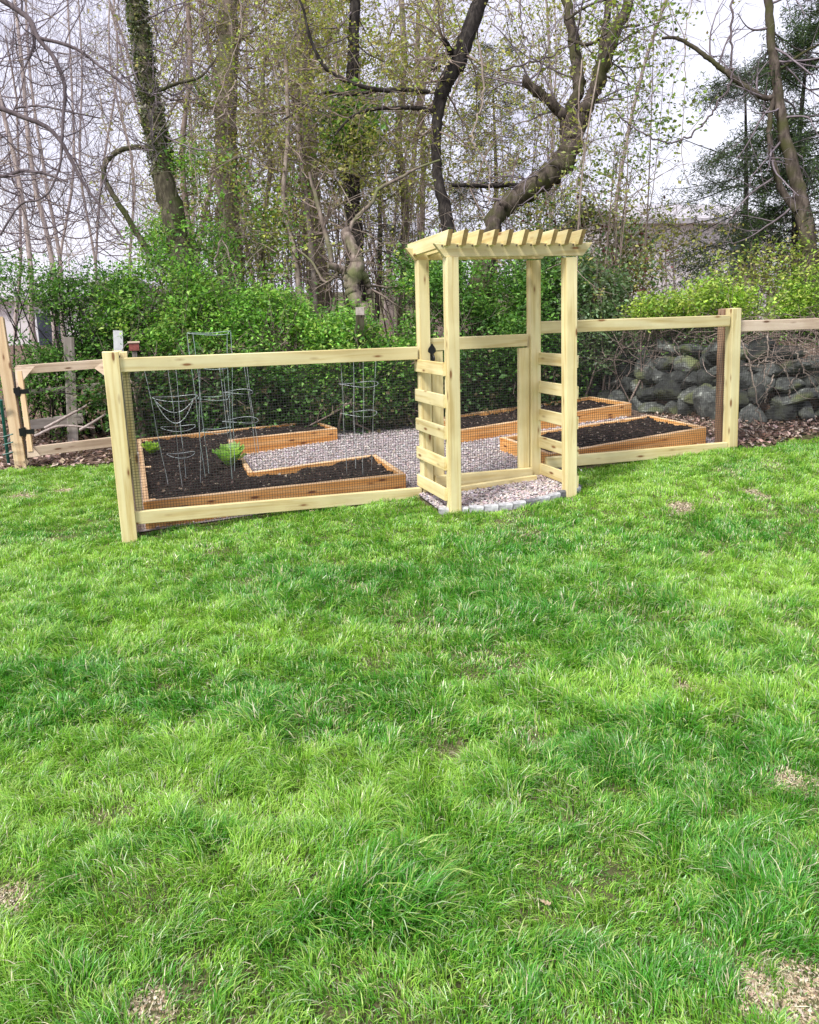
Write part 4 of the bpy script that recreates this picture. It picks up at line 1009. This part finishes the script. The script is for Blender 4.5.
# understory mass in the wood
def lobes_bush(name, label, cat, spec, nleaf, cols, ls, wd=.5, stems=30, stem_mat=M_twig_brown, group=None, clump=.075, per=16, thr=0.42, nscale=2.4, shell=.45):
    """spec: list of (px, py_centre, Z, rx, ry, rz) lobes in metres"""
    cs = np.array([np.r_[at(a, b, z), rx, ry, rz] for (a, b, z, rx, ry, rz) in spec])
    base = gp(cs[:, 0].mean(), cs[:, 1].mean()); t = thing(name, base, label, cat, group)
    wts = cs[:, 3]*cs[:, 5]; wts = wts/wts.sum(); nc = int(nleaf/per*3)
    k = rng.choice(len(cs), nc, p=wts); q = rng.normal(size=(nc, 3)); q /= np.linalg.norm(q, axis=1, keepdims=True)
    rad = rng.uniform(shell**3, 1.08, (nc, 1))**(1/3); ctr = cs[k, :3]+q*rad*cs[k, 3:6]
    ht = (ctr[:, 2]-cs[k, 2])/cs[k, 5]
    fld = -.10*np.clip(ht, 0, 1)+0.5*NZ[5](ctr[:, 0]*nscale+ctr[:, 1]*1.3, ctr[:, 2]*nscale)+0.5*NZ[6](ctr[:, 0]*nscale*2.1, ctr[:, 2]*nscale*2.1+ctr[:, 1]*2)
    ctr = ctr[(fld > thr)]; gz_ = ground(ctr[:, 0], ctr[:, 1]); ctr = ctr[ctr[:, 2] > gz_+.06]
    ctr = ctr[:int(nleaf/per)]
    C = np.repeat(ctr, per, axis=0)+rng.normal(0, clump, (len(ctr)*per, 3))*np.array([1, 1, .7])
    C[:, 2] = np.maximum(C[:, 2], ground(C[:, 0], C[:, 1])+.02)
    cl_t = palette(len(ctr), cols, jit=.18); ct = np.repeat(cl_t, per, axis=0)*(1+.28*rng.normal(size=(len(C), 1))); ct = np.clip(ct, .005, 1)
    m = MB(); leaves(m, C, ls, ct, wd, up_bias=.5); m.build('foliage', M_leaf, t)
    ms = MB(); ns = min(stems, len(ctr)); ii = rng.choice(len(ctr), ns, replace=False); PP = []
    for i in ii:
        e = ctr[i]; j = cs[np.argmin(((cs[:, :2]-e[:2])**2).sum(1))]
        b0 = np.array([j[0]+rng.normal(0, j[3]*.35), j[1]+rng.normal(0, j[4]*.3), 0]); b0[2] = float(ground(b0[0], b0[1]))-.03
        mid = (b0+e)/2+rng.normal(0, .12, 3)+np.array([0, 0, .15]); PP.append(spline([b0, mid, e], 9))
    PP = np.array(PP); RR = np.linspace(.011, .003, 9)[None]*rng.uniform(.6, 1.5, (ns, 1)); tubes(ms, PP, RR, 4)
    twig_levels(PP, RR, [(5, .3, .6), (3, .4, .6)], ms)
    ms.build('stems', stem_mat, t, smooth=True)
    return t
HG = 'honeysuckle bushes forming the hedge behind the garden'
def hz(label, spec, n, cols, ls=.046, **k):
    k['thr'] = k.get('thr', .42)+.04
    return lobes_bush('honeysuckle_bush', label, 'bush', spec, int(n*.85), cols, ls, group=HG, nscale=3.4, stems=44, stem_mat=M_vine, clump=.09, **k)
hz('bright green bush behind the back arm of the u shaped bed', [(165, 330, 9.3, .8, .5, .9), (215, 340, 9.3, .8, .5, .9)], 26000, G_brt, thr=.40)
hz('tall green thicket climbing the ivy clad trunk', [(190, 240, 9.9, .55, .5, 1.1), (165, 280, 9.8, .6, .4, .7), (235, 275, 10, .6, .4, .6)], 15000, G_brt, thr=.46)
hz('bright green bush left of the pale grey post', [(275, 350, 9.2, .75, .5, .72), (312, 352, 9.3, .6, .5, .60)], 24000, G_brt, thr=.40)
hz('bright green bush around the pale grey post', [(365, 366, 8.9, .7, .4, .60), (408, 345, 9.1, .5, .4, .66)], 26000, G_brt, thr=.38)
hz('dark green bush framed by the arbor above the gate', [(455, 330, 9.2, .6, .4, .8), (500, 335, 9.2, .6, .4, .8)], 28000, G_drk, thr=.36)
hz('dense dark green bush behind the gate mesh and the beds', [(430, 290, 9.6, .5, .4, .6), (520, 300, 9.5, .6, .4, .7), (540, 370, 9.5, .6, .35, .6)], 20000, G_drk, thr=.40)
G_low_shade = [(0.055, 0.13, 0.03), (0.08, 0.18, 0.04), (0.12, 0.25, 0.06), (0.04, 0.09, 0.025), (0.13, 0.11, 0.06)]  # ivy greens darkened to carry the shade at the foot of the hedge
for lb, sp in [('low ivy bank with hedge shade in its dark leaf colour, behind the left end of the u shaped bed', [(150, 395, 8.9, .7, .3, .45), (205, 392, 8.9, .7, .3, .45)]),
               ('low ivy bank with hedge shade in its dark leaf colour, behind the middle of the garden', [(275, 392, 8.9, .8, .3, .45), (330, 392, 8.9, .6, .3, .40)]),
               ('low ivy bank with hedge shade in its dark leaf colour, left of the arbor beside the gravel', [(375, 390, 8.85, .55, .25, .42), (420, 388, 8.9, .4, .25, .42)]),
               ('low ivy bank with hedge shade in its dark leaf colour, seen through the garden gate', [(470, 380, 9.1, .6, .3, .42), (520, 378, 9.3, .6, .3, .45)])]:
    lobes_bush('shade_toned_ivy', lb, 'ivy', sp, 11000, G_low_shade, .05, .7, thr=.40, nscale=3.2, stems=40, clump=.09, stem_mat=M_twig_brown, group='low shade coloured ivy along the foot of the hedge')
lobes_bush('viburnum_bush', 'grey green bush with pale leaves just right of the arbor', 'bush', [(590, 300, 9.4, .42, .35, .62), (545, 290, 9.6, .40, .35, .6), (600, 340, 9.3, .3, .3, .4)], 13000, G_gry, .05, .6, thr=.42)
lobes_bush('mixed_shrub', 'loose olive and reddish shrub right of the arbor top', 'shrub', [(600, 250, 10.2, .6, .4, .55), (625, 290, 9.8, .5, .4, .45), (560, 225, 10.4, .5, .4, .4)], 8000, G_gry+G_yel+[(0.16, 0.05, 0.06)], .05, .55, thr=.48, per=9, clump=.11, stems=30)
lobes_bush('honeysuckle_bush', 'yellow green bush spilling over the right fence rail', 'bush', [(700, 302, 8.6, .48, .35, .22), (755, 304, 8.4, .4, .35, .20), (820, 298, 8.4, .45, .4, .34), (660, 310, 8.8, .3, .3, .14)], 16000, G_lim, .042, .5, thr=.46, nscale=3.6, stems=50)
lobes_bush('mixed_shrub', 'loose yellow green shrub above the right fence near the edge', 'shrub', [(790, 262, 9.2, .45, .4, .38), (740, 280, 9.4, .4, .3, .22), (840, 250, 9.2, .5, .4, .5)], 3800, G_lim+G_yel, .045, .5, thr=.54, per=7, clump=.12, stems=50)
lobes_bush('cedar_shrub', 'sprawling dark green bush at the left edge above the old gate', 'bush', [(30, 300, 9.4, .75, .5, .5), (85, 310, 9.4, .6, .4, .55), (20, 350, 9.2, .6, .4, .5), (120, 330, 9.6, .5, .4, .6), (75, 390, 9.3, .7, .4, .6)], 22000, G_drk+[(0.10, 0.21, 0.05)], .042, .5, thr=.46, per=12, clump=.09, stems=70, stem_mat=M_bark_dark)
lobes_bush('low_shrub', 'thin dark shrub in the shade behind the right mesh', 'shrub', [(690, 338, 9.0, .6, .25, .18), (780, 338, 8.5, .6, .25, .18), (625, 335, 9.7, .5, .3, .22), (740, 350, 8.5, .5, .2, .2)], 9000, G_drk+G_gry, .04, .5, thr=.42, per=8, stems=60, clump=.12)
# yellow green maple foliage floating in the upper wood
for i, (lb, spec, n_, cols) in enumerate([
    ('young maple with yellow green leaves, upper middle of the photo', [(345, 60, 10.5, 1.0, .8, 1.2), (395, 130, 10.3, .8, .7, 1.0), (300, 170, 10.8, .8, .6, 1.0), (400, 20, 10.8, .9, .8, .7)], 4600, G_yel),
    ('young maple with drooping pale green leaves, right of the forked tree', [(660, 100, 8.9, .55, .4, .45), (640, 30, 9.1, .6, .5, .5), (612, 150, 9.3, .5, .4, .5)], 1500, [(0.22, 0.30, 0.07), (0.30, 0.36, 0.10), (0.16, 0.24, 0.05)]),
    ('sparse sapling with olive leaves behind the maple, right of centre', [(640, 225, 10.2, .8, .5, .6), (700, 235, 10.2, .6, .4, .4), (555, 60, 10.8, .8, .5, .8), (500, 110, 11, .8, .6, .9)], 2600, G_yel),
    ('leafy sapling in front of the tan trunks', [(240, 200, 10.3, .8, .6, .9), (290, 240, 10.2, .7, .5, .7), (205, 130, 10.9, .6, .5, .8)], 5200, G_yel+G_brt)]):
    lobes_bush('young_maple', lb, 'tree', spec, n_, cols, .046, .75, thr=.52, per=6, clump=.10, stems=[34, 7, 24, 34][i], shell=.1)

# spruce boughs: drooping branches with thin needles
def boughs(name, label, px, Z, ytop, ybase, n, reach, cols, nneed, trunk=True, side=0, group=None):
    b = at(px, ybase, Z); base = gp(b[0], b[1]); t = thing(name, base, label, 'tree', group)
    top = at(px, ytop, Z); 
    if trunk:
        m = MB(); q = spline([np.r_[base-np.array([0, 0, .1]), .06], np.r_[(base+top)/2+rng.normal(0, .10, 3), .04], np.r_[top, .006]], 20); tubes(m, q[:, :3], q[:, 3], 8, rough=.08); m.build('trunk', M_bark_dark, t, smooth=True)
    zl = rng.uniform(at(px, ybase, Z)[2], top[2]-.1, n); a = rng.uniform(0, 6.28, n)
    if side: a = rng.normal(0 if side > 0 else np.pi, 1.1, n)
    f = (top[2]-zl)/(top[2]-at(px, ybase, Z)[2]); L = reach*(.3+.7*f)*rng.uniform(.6, 1.15, n)
    P0 = np.stack([base[0]+0*zl, base[1]+0*zl, zl], 1); D = np.stack([np.cos(a), np.sin(a), 0*a-.08], 1)
    m = MB(); P, Rr = grow(P0, D, L, np.full(n, .009), 9, .16, -.02); tubes(m, P, Rr, 4)
    p, d, L2, r = spawn(P, Rr, 9, .28, .5, .2, 1, (.5, 1.0), upb=-.12); P2, R2 = grow(p, d, L2, r, 5, .1, -.06); tubes(m, P2, R2, 3)
    m.build('boughs', M_bark_dark, t, smooth=True)
    A2 = np.concatenate([P2[:, 1:].reshape(-1, 3), P[:, 4:].reshape(-1, 3)]); c = A2[rng.choice(len(A2), nneed)]+rng.normal(0, .035, (nneed, 3))
    m = MB(); leaves(m, c, .065, palette(nneed, cols), .16, droop=.5); m.build('needles', M_leaf, t)
    return t
boughs('spruce_tree', 'dark needled conifer right of the curved trunk, at the right edge', 812, 10.0, 0, 260, 90, 1.7, G_con+[(0.10, .17, .05)], 52000)
boughs('spruce_tree', 'conifer with lilac grey gaps between sparse boughs, left of the curved trunk', 745, 12.0, 60, 270, 76, 2.3, G_con, 26000)
boughs('spruce_tree', 'dim dark conifer between the bent dark trunk and the forked tree', 492, 14.5, 60, 300, 60, 1.7, G_con, 17000)
boughs('spruce_tree', 'dim conifer behind the ivy mass, left of the pruned tree', 372, 15.0, 90, 300, 50, 1.6, G_con+[(0.06, .11, .03)], 10000)

# ------------------------------------------------------------------ vines
def vine(pts, Z, r, label, group=None, twigs=3):
    q = spline([np.r_[at(x, y, Z+dz), 0] for (x, y, *o) in pts for dz in [o[0] if o else 0]], max(16, 6*len(pts)))[:, :3]
    q[1:-1] += rng.normal(0, r*.9, (len(q)-2, 3))
    m = MB(); Rr = np.linspace(r, r*.6, len(q)); tubes(m, q, Rr, 5)
    dark = 'loop' in label or 'slanting' in label or 'hooked' in label
    if twigs:
        p, d, L, rr = spawn(q[None], Rr[None], twigs*3, 0, .4, .05, .98, (.5, 1.3)); P1, R1 = grow(p, d, rng.uniform(.15, .5, len(L)), rr, 6, .3, -.05); tubes(m, P1, R1, 3)
    o = m.build('hanging_vine', M_limb if dark else M_vine if r > .006 else M_twig, smooth=True, origin=q[0])
    return tag(o, label, 'vine', group)
VG = 'vines hanging through the wood'
vine([(733, 0), (731, 40), (733, 70), (728, 88), (715, 108), (700, 127), (685, 138), (668, 143), (650, 137), (632, 126), (616, 112)], 8.7, .013, 'thick vine hanging in one wide open loop, upper right')
vine([(477, 40), (484, 80), (482, 105), (473, 130), (474, 145), (485, 160), (490, 180), (488, 205)], 8.3, .012, 'pale kinked vine dangling right of the bent dark trunk')
vine([(582, 60), (578, 110), (583, 150), (577, 185), (580, 225)], 9.0, .010, 'pale vine hanging straight down over the maple trunk')
vine([(520, -10), (522, 30), (530, 45), (528, 70)], 8.8, .009, 'short vine with a hooked end in the sky gap above the stub')
vine([(500, 70), (540, 60), (575, 42)], 9.0, .012, 'thin stem slanting across the sky gap to the forked tree')
vine([(236, 80), (232, 90), (228, 96), (226, 108), (215, 120), (200, 122)], 9.4, .014, 'pale s shaped vine crossing the thick tan trunk')
vine([(214, 260), (222, 240), (232, 262), (238, 290)], 9.0, .010, 'pair of pale stems standing in the undergrowth, left half')
vine([(118, 85), (125, 125), (132, 160), (135, 205)], 8.8, .009, 'thin crooked vine left of the ivy clad trunk', twigs=5)
vine([(100, 95), (104, 120), (110, 145), (106, 165)], 8.8, .009, 'short crooked vine ending at the bent limb, upper left', twigs=5)
for i in range(24):
    x = random.choice([random.uniform(195, 430), random.uniform(380, 620), random.uniform(600, 760), random.uniform(150, 300)])
    y1 = random.uniform(120, 290) if x < 620 else random.uniform(60, 240); pts = []; y = -20; xx = x
    while y < y1:
        pts.append((xx, y)); y += random.uniform(25, 50); xx += random.gauss(0, 10)
    vine(pts, random.uniform(8.9, 11.5), random.choice([.003, .004, .005, .007]), 'thin grey brown vine hanging among the trunks behind the garden', VG, 4)
# arching dead stems in front of the stone wall
DG = 'dead stems leaning over the stone wall'
for lb, pts, Z in [('pale dead stem leaning diagonally just right of the corner post', [(741, 340), (750, 365), (757, 400), (762, 425), (768, 436)], 7.3),
    ('short pale stick pointing down in the shadow right of the corner post', [(768, 333), (768, 350), (764, 378)], 7.4),
    ('pale curved stick resting on the dark boulders', [(774, 375), (768, 390), (765, 403)], 7.35),
    ('thin stem arching toward the right edge above the wall', [(745, 365), (756, 366), (766, 361), (778, 364), (788, 375)], 7.4),
    ('forked bleached twig reaching down from the bush at right', [(797, 343), (806, 352), (815, 362), (822, 370)], 7.3),
    ('bent twig hanging between the boulders and the mesh at right', [(797, 350), (802, 365), (810, 380), (818, 392)], 7.35),
    ('crooked twig with a bleached tip on the boulders', [(790, 398), (790, 385), (796, 376), (800, 370)], 7.3)]:
    vine(pts, Z, .0085, lb, None, 1)
# brush tangle over the wall
m = MB(); n = 460
px_ = rng.uniform(600, 860, n); py_ = rng.uniform(322, 362, n)
P0 = np.array([at(x, y, 7.9+(750-x)*.008+rng.uniform(-.1, .5)) for x, y in zip(px_, py_)])
P1, R1 = grow(P0, rng.normal(size=(n, 3))*np.array([1, .6, .6]), rng.uniform(.2, .6, n), np.full(n, .004), 7, .35, -.02); tubes(m, P1, R1, 3)
tag(m.build('brush_tangle', M_twig_brown), 'tangle of dead brown twigs lying over the top of the stone wall', 'brush', kind='stuff')
# cut branches piled behind the old gate
for i, (pts, lb) in enumerate([([(45, 428), (75, 412), (92, 402)], 'grey cut branch leaning on the old rail fence'), ([(80, 430), (100, 418), (118, 405)], 'pale cut branch lying behind the old gate, right of the grey one'), ([(35, 436), (60, 426), (95, 428)], 'long low branch lying on the leaf litter behind the old gate'), ([(0, 455), (12, 436), (24, 428)], 'grey stick lying behind the leaning tan post')]):
    q = spline([on_ground(x, y) * 0.9 + EYE*0.1 if False else at(x, y, 8.9) for x, y in pts], 14); m = MB(); tubes(m, q, np.linspace(.018, .009, 14), 7, rough=.08, cap=True)
    o = m.build('cut_branch', M_bark_pale, smooth=True, origin=q[0]); tag(o, lb, 'branch')

# ------------------------------------------------------------------ leaf litter
def scatter_litter(n, s0, s1, v0, v1, size, nm, lb, cols):
    s = rng.uniform(s0, s1, n); v = rng.uniform(v0, v1, n); P = A+T*s[:, None]+N*v[:, None]; P[:, 2] = ground(P[:, 0], P[:, 1])+.02+rng.uniform(0, .03, n)
    m = MB(); leaves(m, P, size, palette(n, cols), .7, up_bias=2.2); return tag(m.build(nm, M_mulchchip), lb, 'leaf litter', kind='stuff')
LC = [(0.30, 0.20, 0.155), (0.20, 0.13, 0.10), (0.42, 0.31, 0.26), (0.11, 0.07, 0.055), (0.50, 0.40, 0.34)]
scatter_litter(9000, -6, -.1, 2.65, 6.5, .055, 'leaf_litter', 'pinkish brown fallen leaves behind the old gate', LC)
scatter_litter(7000, 5.0, 9, -.10, 1.6, .05, 'leaf_litter', 'pinkish brown fallen leaves at the foot of the stone wall', LC)
scatter_litter(3500, .1, 5.5, 3.2, 4.2, .045, 'leaf_litter', 'brown fallen leaves along the foot of the hedge', LC)

# ------------------------------------------------------------------ houses seen through the trees
def siding():
    m_, nt, out = newmat('pale_siding'); L = nt.links.new
    tc = nd(nt, 'ShaderNodeTexCoord'); sp = nd(nt, 'ShaderNodeSeparateXYZ'); L(tc.outputs['Object'], sp.inputs[0])
    w = nd(nt, 'ShaderNodeMath', operation='MULTIPLY'); L(sp.outputs[2], w.inputs[0]); w.inputs[1].default_value = 7.0
    fr = nd(nt, 'ShaderNodeMath', operation='FRACT'); L(w.outputs[0], fr.inputs[0])
    b = nd(nt, 'ShaderNodeBsdfPrincipled'); b.inputs['Base Color'].default_value = (0.80, 0.77, 0.77, 1); b.inputs['Roughness'].default_value = .7
    bu = nd(nt, 'ShaderNodeBump'); bu.inputs['Distance'].default_value = .03; L(fr.outputs[0], bu.inputs['Height']); L(bu.outputs[0], b.inputs['Normal']); L(b.outputs[0], out.inputs[0]); return m_
M_siding = siding(); M_roof = plain('grey_shingles', (0.42, 0.40, 0.42), .9, 0, .2, 8); M_glass = plain('dark_window_glass', (0.05, 0.06, 0.08), .15, 0, .1)
def house(px, ybase_px, Z, w, h, dpt, roofh, label, rot=0.0):
    c = at(px, ybase_px, Z); base = np.array([c[0], c[1], float(ground(c[0], c[1]))]); zt = c[2]
    t = thing('house', base, label, 'house'); ux = np.array([math.cos(rot), math.sin(rot), 0]); uy = np.array([-ux[1], ux[0], 0])
    def pt(a, b, z): return base+ux*a+uy*b+np.array([0, 0, z])
    H_ = h
    m = MB(); v = [pt(-w/2, 0, -.3), pt(w/2, 0, -.3), pt(w/2, dpt, -.3), pt(-w/2, dpt, -.3), pt(-w/2, 0, H_), pt(w/2, 0, H_), pt(w/2, dpt, H_), pt(-w/2, dpt, H_), pt(-w/2, dpt/2, H_+roofh-.05), pt(w/2, dpt/2, H_+roofh-.05)]
    m.add(v, [(0, 1, 5, 4), (1, 2, 6, 5), (2, 3, 7, 6), (3, 0, 4, 7)]); m.add(v, [(4, 7, 8), (5, 9, 6)]); m.build('wall', M_siding, t)
    o = .35; m = MB()
    for sgn, y0 in ((1, -o), (-1, dpt+o)):
        z0 = H_-.12
        a = [pt(-w/2-o, y0, z0), pt(w/2+o, y0, z0), pt(w/2+o, dpt/2, H_+roofh), pt(-w/2-o, dpt/2, H_+roofh)]; b = [q+np.array([0, 0, .14]) for q in a]
        m.add(a+b, [(0, 1, 2, 3), (4, 5, 6, 7), (0, 1, 5, 4), (1, 2, 6, 5), (2, 3, 7, 6), (3, 0, 4, 7)])
    m.build('roof', M_roof, t)
    for a in ((-w/2+.9, w/2-1.0) if h < 2 else (w/2-.9,)):
        z = H_-1.6
        f = board('window_frame', pt(a-.5, -.03, z+.55), pt(a+.5, -.03, z+.55), .08, 1.25, M_white, t, bev=.005)
        g = board('window_pane', pt(a-.42, -.08, z+.55), pt(a+.42, -.08, z+.55), .02, 1.1, M_glass, t, bev=.002)
    return t
house(700, 290, 24, 4.2, 3.0, 7, .6, 'pale grey house with horizontal siding seen through twigs at right', rot=.12)
house(8, 330, 26, 5.0, 1.5, 6, .5, 'white house glimpsed through the dark bush at the left edge', rot=-.15)

# ------------------------------------------------------------------ grass
def px_of(P):
    v = P-EYE; Zc = v@c_f; return 409.5+F*(v@c_r)/Zc, 512-F*(v@c_u)/Zc
BARE = [(790, 782, .10), (800, 1000, .17), (770, 985, .07), (692, 692, .07), (665, 675, .06), (138, 1015, .10), (10, 905, .10), (680, 508, .13), (755, 495, .12), (710, 560, .10), (20, 497, .22), (66, 492, .15), (345, 597, .06), (570, 475, .08), (5, 300, 0)]
bare = np.array([np.r_[on_ground(x, y)[:2], r] for x, y, r in BARE if r > 0])
TUFT = [(385, 900, .22, 1.0), (330, 930, .16, .6), (650, 720, .25, .35), (500, 610, .5, .3), (620, 590, .5, .3), (330, 600, .35, .25), (250, 760, .3, .3), (480, 800, .3, .35), (760, 900, .2, .5), (60, 700, .3, .25), (700, 860, .3, .3)]
tuft = np.array([np.r_[on_ground(x, y)[:2], r, h] for x, y, r, h in TUFT])
LUSH = np.array([np.r_[on_ground(x, y)[:2], ra, rb] for x, y, ra, rb in [(560, 620, 1.0, .42), (680, 660, .8, .35), (330, 585, .8, .25), (300, 720, .7, .25), (430, 500, .0001, .0001), (540, 760, .5, .2), (470, 545, .9, .25), (180, 850, .3, .15), (380, 930, .25, .15)]])
def lawn(n_per, y0, y1, wid, hmul, nm, seed):
    # area sampled in world XY inside a widened view wedge
    area = 0.5*(1.35*y1+3.6+1.35*y0+3.6)*(y1-y0); n = int(n_per*area)
    yy = rng.uniform(y0, y1, n*2); half = 0.675*yy+1.8; keep = rng.random(len(yy)) < half/half.max(); yy = yy[keep][:n]; half = half[keep][:n]
    xx = rng.uniform(-1, 1, len(yy))*half
    kp = (np.abs(xx) < .56*yy+.35) | (rng.random(len(xx)) < .42); xx, yy = xx[kp], yy[kp]
    s, v = to_sv(np.c_[xx, yy])
    edge = 0.02+0.05*(NZ[1](s*5, s*0)-.5)
    ok = np.where(s < -.06, v < 2.70+.35*(NZ[1](s*3, 0*s+4)-.5), v < edge)
    ok |= (s > -.06) & (s < 2.1) & (v < .11) & (rng.random(len(s)) < .5)
    ok &= ~((s > 2.06) & (s < 3.18) & (v > pad_front(s)-.07))
    ok &= ~((s > 5.0) & (v > -.12+.1*(NZ[2](s*5, 0*s)-.5)))
    b = np.zeros(len(s))
    for (bx, by, br) in bare:
        d = np.hypot(xx-bx, (yy-by)*1.0)+.13*(NZ[3](xx*16, yy*16)-.5); b = np.maximum(b, 1-sstep(br*.15, br*.85, d))
    ok &= rng.random(len(s)) > b*.90
    thin = sstep(.60, .82, NZ[4](xx*2.6+3, yy*2.6)*.6+NZ[5](xx*7, yy*7)*.4); ok &= rng.random(len(s)) > thin*.40
    xx, yy, b, s, v, thin = xx[ok], yy[ok], b[ok], s[ok], v[ok], thin[ok]; n = len(xx)
    z = ground(xx, yy)
    cl = NZ[2](xx*5, yy*6)*.35+NZ[6](xx*15, yy*17)*.65            # clumps
    big = NZ[7](xx*.9+4, yy*1.6+2)
    gap = sstep(.60, .80, NZ[7](xx*13+5, yy*15)*.6+NZ[1](xx*31, yy*31)*.4)
    tf = np.zeros(n); lz = np.zeros(n)
    for (tx, ty, ra, rb) in LUSH: lz = np.maximum(lz, 1-sstep(.35, 1.1, np.hypot((xx-tx)/ra, (yy-ty)/rb)+.5*(NZ[2](xx*2.4, yy*3)-.5)))
    for (tx, ty, tr, th_) in tuft: tf = np.maximum(tf, th_*(1-sstep(tr*.3, tr, np.hypot(xx-tx, yy-ty)+.1*(NZ[3](xx*8, yy*8)-.5))))
    cl = sstep(.15, .85, cl)
    h = (0.020+0.052*cl+0.014*big+0.012*lz+0.075*tf)*rng.uniform(.55, 1.35, n)*hmul*(1-.5*b)*(1-.35*thin)*(1-.30*sstep(4.3, 5.6, yy))*(1-.55*gap)
    # the mower left short grass by the fence
    a = 6.28*(NZ[0](xx*4.3+9, yy*4.3)*1.6+.5*NZ[3](xx*13, yy*13))+rng.normal(0, .95, n); lean = np.abs(rng.normal(.50, .42, n)).clip(0, 1.5)
    dx, dy = np.cos(a), np.sin(a); w = wid*rng.uniform(.6, 1.35, n)*(1+.5*tf)*np.where(np.abs(xx) < .56*yy+.35, 1, 1.7)
    base = np.stack([xx, yy, z-.004], 1); d = np.stack([dx, dy, 0*dx], 1)
    sa = a+np.pi/2+rng.normal(0, .7, n); sdv = np.stack([np.cos(sa), np.sin(sa), 0*sa], 1)*w[:, None]*.5
    L = h[:, None]; ln = lean[:, None]; upv = np.array([0, 0, 1.0])
    p1 = base+L*(upv*.48+d*.16*ln); p2 = p1+L*(upv*.30*(1-.3*ln)+d*.38*ln); p3 = p2+L*(upv*.16*(1-ln)+d*.42*ln)
    V = np.stack([base-sdv, base+sdv, p1-sdv*.95, p1+sdv*.95, p2-sdv*.7, p2+sdv*.7, p3], 1).reshape(-1, 3)
    k = np.arange(n)[:, None]*7
    q4 = np.vstack([k+np.array([0, 1, 3, 2]), k+np.array([2, 3, 5, 4])]); q3 = k+np.array([4, 5, 6])
    lush = np.array([0.075, 0.30, 0.022]); fresh = np.array([0.295, 0.54, 0.06]); yel = np.array([0.42, 0.57, 0.14]); dry = np.array([0.62, 0.56, 0.38]); blue = np.array([0.38, 0.50, 0.27])
    mot = NZ[3](xx*2.6+5, yy*3.6)*.35+NZ[0](xx*8, yy*10)*.35+NZ[1](xx*21, yy*23)*.3
    f = np.clip(.50+1.1*(big-.5)+1.9*(mot-.5)-.35*(cl-.5)-.42*lz+.06+.3*rng.normal(size=n)-.25*tf, 0, 1.15)[:, None]
    c = lush*(1-f)+fresh*f
    r_ = rng.random(n); c[r_ < .10+.16*np.clip(mot-.4, 0, 1)] = yel; c[(r_ > .13) & (r_ < .13+.03+.10*thin+.45*b)] = dry; c[r_ > .93] = blue
    c = c*(1+.16*rng.normal(size=(n, 1))); c = np.clip(c, .01, 1)
    m = MB(); C = np.repeat(c, 7, axis=0)
    m.add(V, q4, C); m.f.append(q3)
    o = m.build(nm, M_blade); return tag(o, ['lush green grass of the near lawn', 'lush green grass of the middle lawn', 'green grass of the far lawn up to the fence'][seed], 'grass', kind='stuff')
lawn(40000, 1.0, 2.7, .0027, 1.0, 'grass', 0)
lawn(27000, 2.7, 4.6, .0038, 1.0, 'grass', 1)
lawn(19000, 4.6, 9.5, .0046, .9, 'grass', 2)
# crumbly soil and dead straw on the worn spots
cs_ = []; st_ = []
for bx, by, br in bare:
    k = int(60000*br*br)+150; rr = br*np.sqrt(rng.random(k))*.95; aa = rng.uniform(0, 6.28, k); cs_.append(np.c_[bx+rr*np.cos(aa), by+rr*np.sin(aa)])
    k = int(k*.05); rr = br*1.1*np.sqrt(rng.random(k)); aa = rng.uniform(0, 6.28, k); st_.append(np.c_[bx+rr*np.cos(aa), by+rr*np.sin(aa)])
cs_ = np.concatenate(cs_); st_ = np.concatenate(st_)
P = np.c_[cs_, ground(cs_[:, 0], cs_[:, 1])+.001]; m = MB(); pebbles(m, P, .0040, palette(len(P), [(0.42, 0.33, 0.22), (0.52, 0.43, 0.31), (0.30, 0.23, 0.15), (0.60, 0.52, 0.41)]), .5)
tag(m.build('bare_soil', M_pebble), 'crumbly tan soil showing in the worn spots of the lawn', 'soil', kind='stuff')
P = np.c_[st_, ground(st_[:, 0], st_[:, 1])+.007]; m = MB(); leaves(m, P, .032, palette(len(P), [(0.62, 0.54, 0.36), (0.48, 0.40, 0.25), (0.70, 0.63, 0.46)]), .07, up_bias=2.5)
tag(m.build('dead_straw', M_dryleaf), 'dead straw lying on the worn spots of the lawn', 'straw', kind='stuff')
# few fallen leaves and chips on the lawn
for (x, y, lb) in [(690, 697, 'pale dead leaf lying on the grass, right middle of the lawn'), (585, 790, 'small tan leaf on the lawn, below the middle'), (312, 515, 'pale wood chip at the foot of the left fence section'), (581, 474, 'white scrap lying on the grass just right of the arbor'), (545, 912, 'small tan leaf in the near grass, right of the tall tuft'), (268, 760, 'small tan leaf on the lawn, left middle')]:
    p = on_ground(x, y)+np.array([0, 0, .035]); m = MB()
    u = np.linspace(-1, 1, 9); rows = []; an = rng.uniform(0, 6.28); ca_, sa_ = math.cos(an), math.sin(an)
    for a in u:
        wdt = .012*(1-abs(a)**1.6)*(1+.08*rng.normal())+.001
        for b_ in (-1, 0, 1):
            x_, y_ = a*.022, b_*wdt; rows.append(p+np.array([(x_*ca_-y_*sa_)*.75, (x_*sa_+y_*ca_)*.75, -.004*abs(b_)+.003*rng.normal()-.35*y_]))
    m.add(rows, gridfaces(9, 3), (0.50, 0.38, 0.26) if 'white' not in lb else (.8, .8, .76)); tag(m.build('fallen_leaf', M_dryleaf, origin=p), lb, 'leaf')
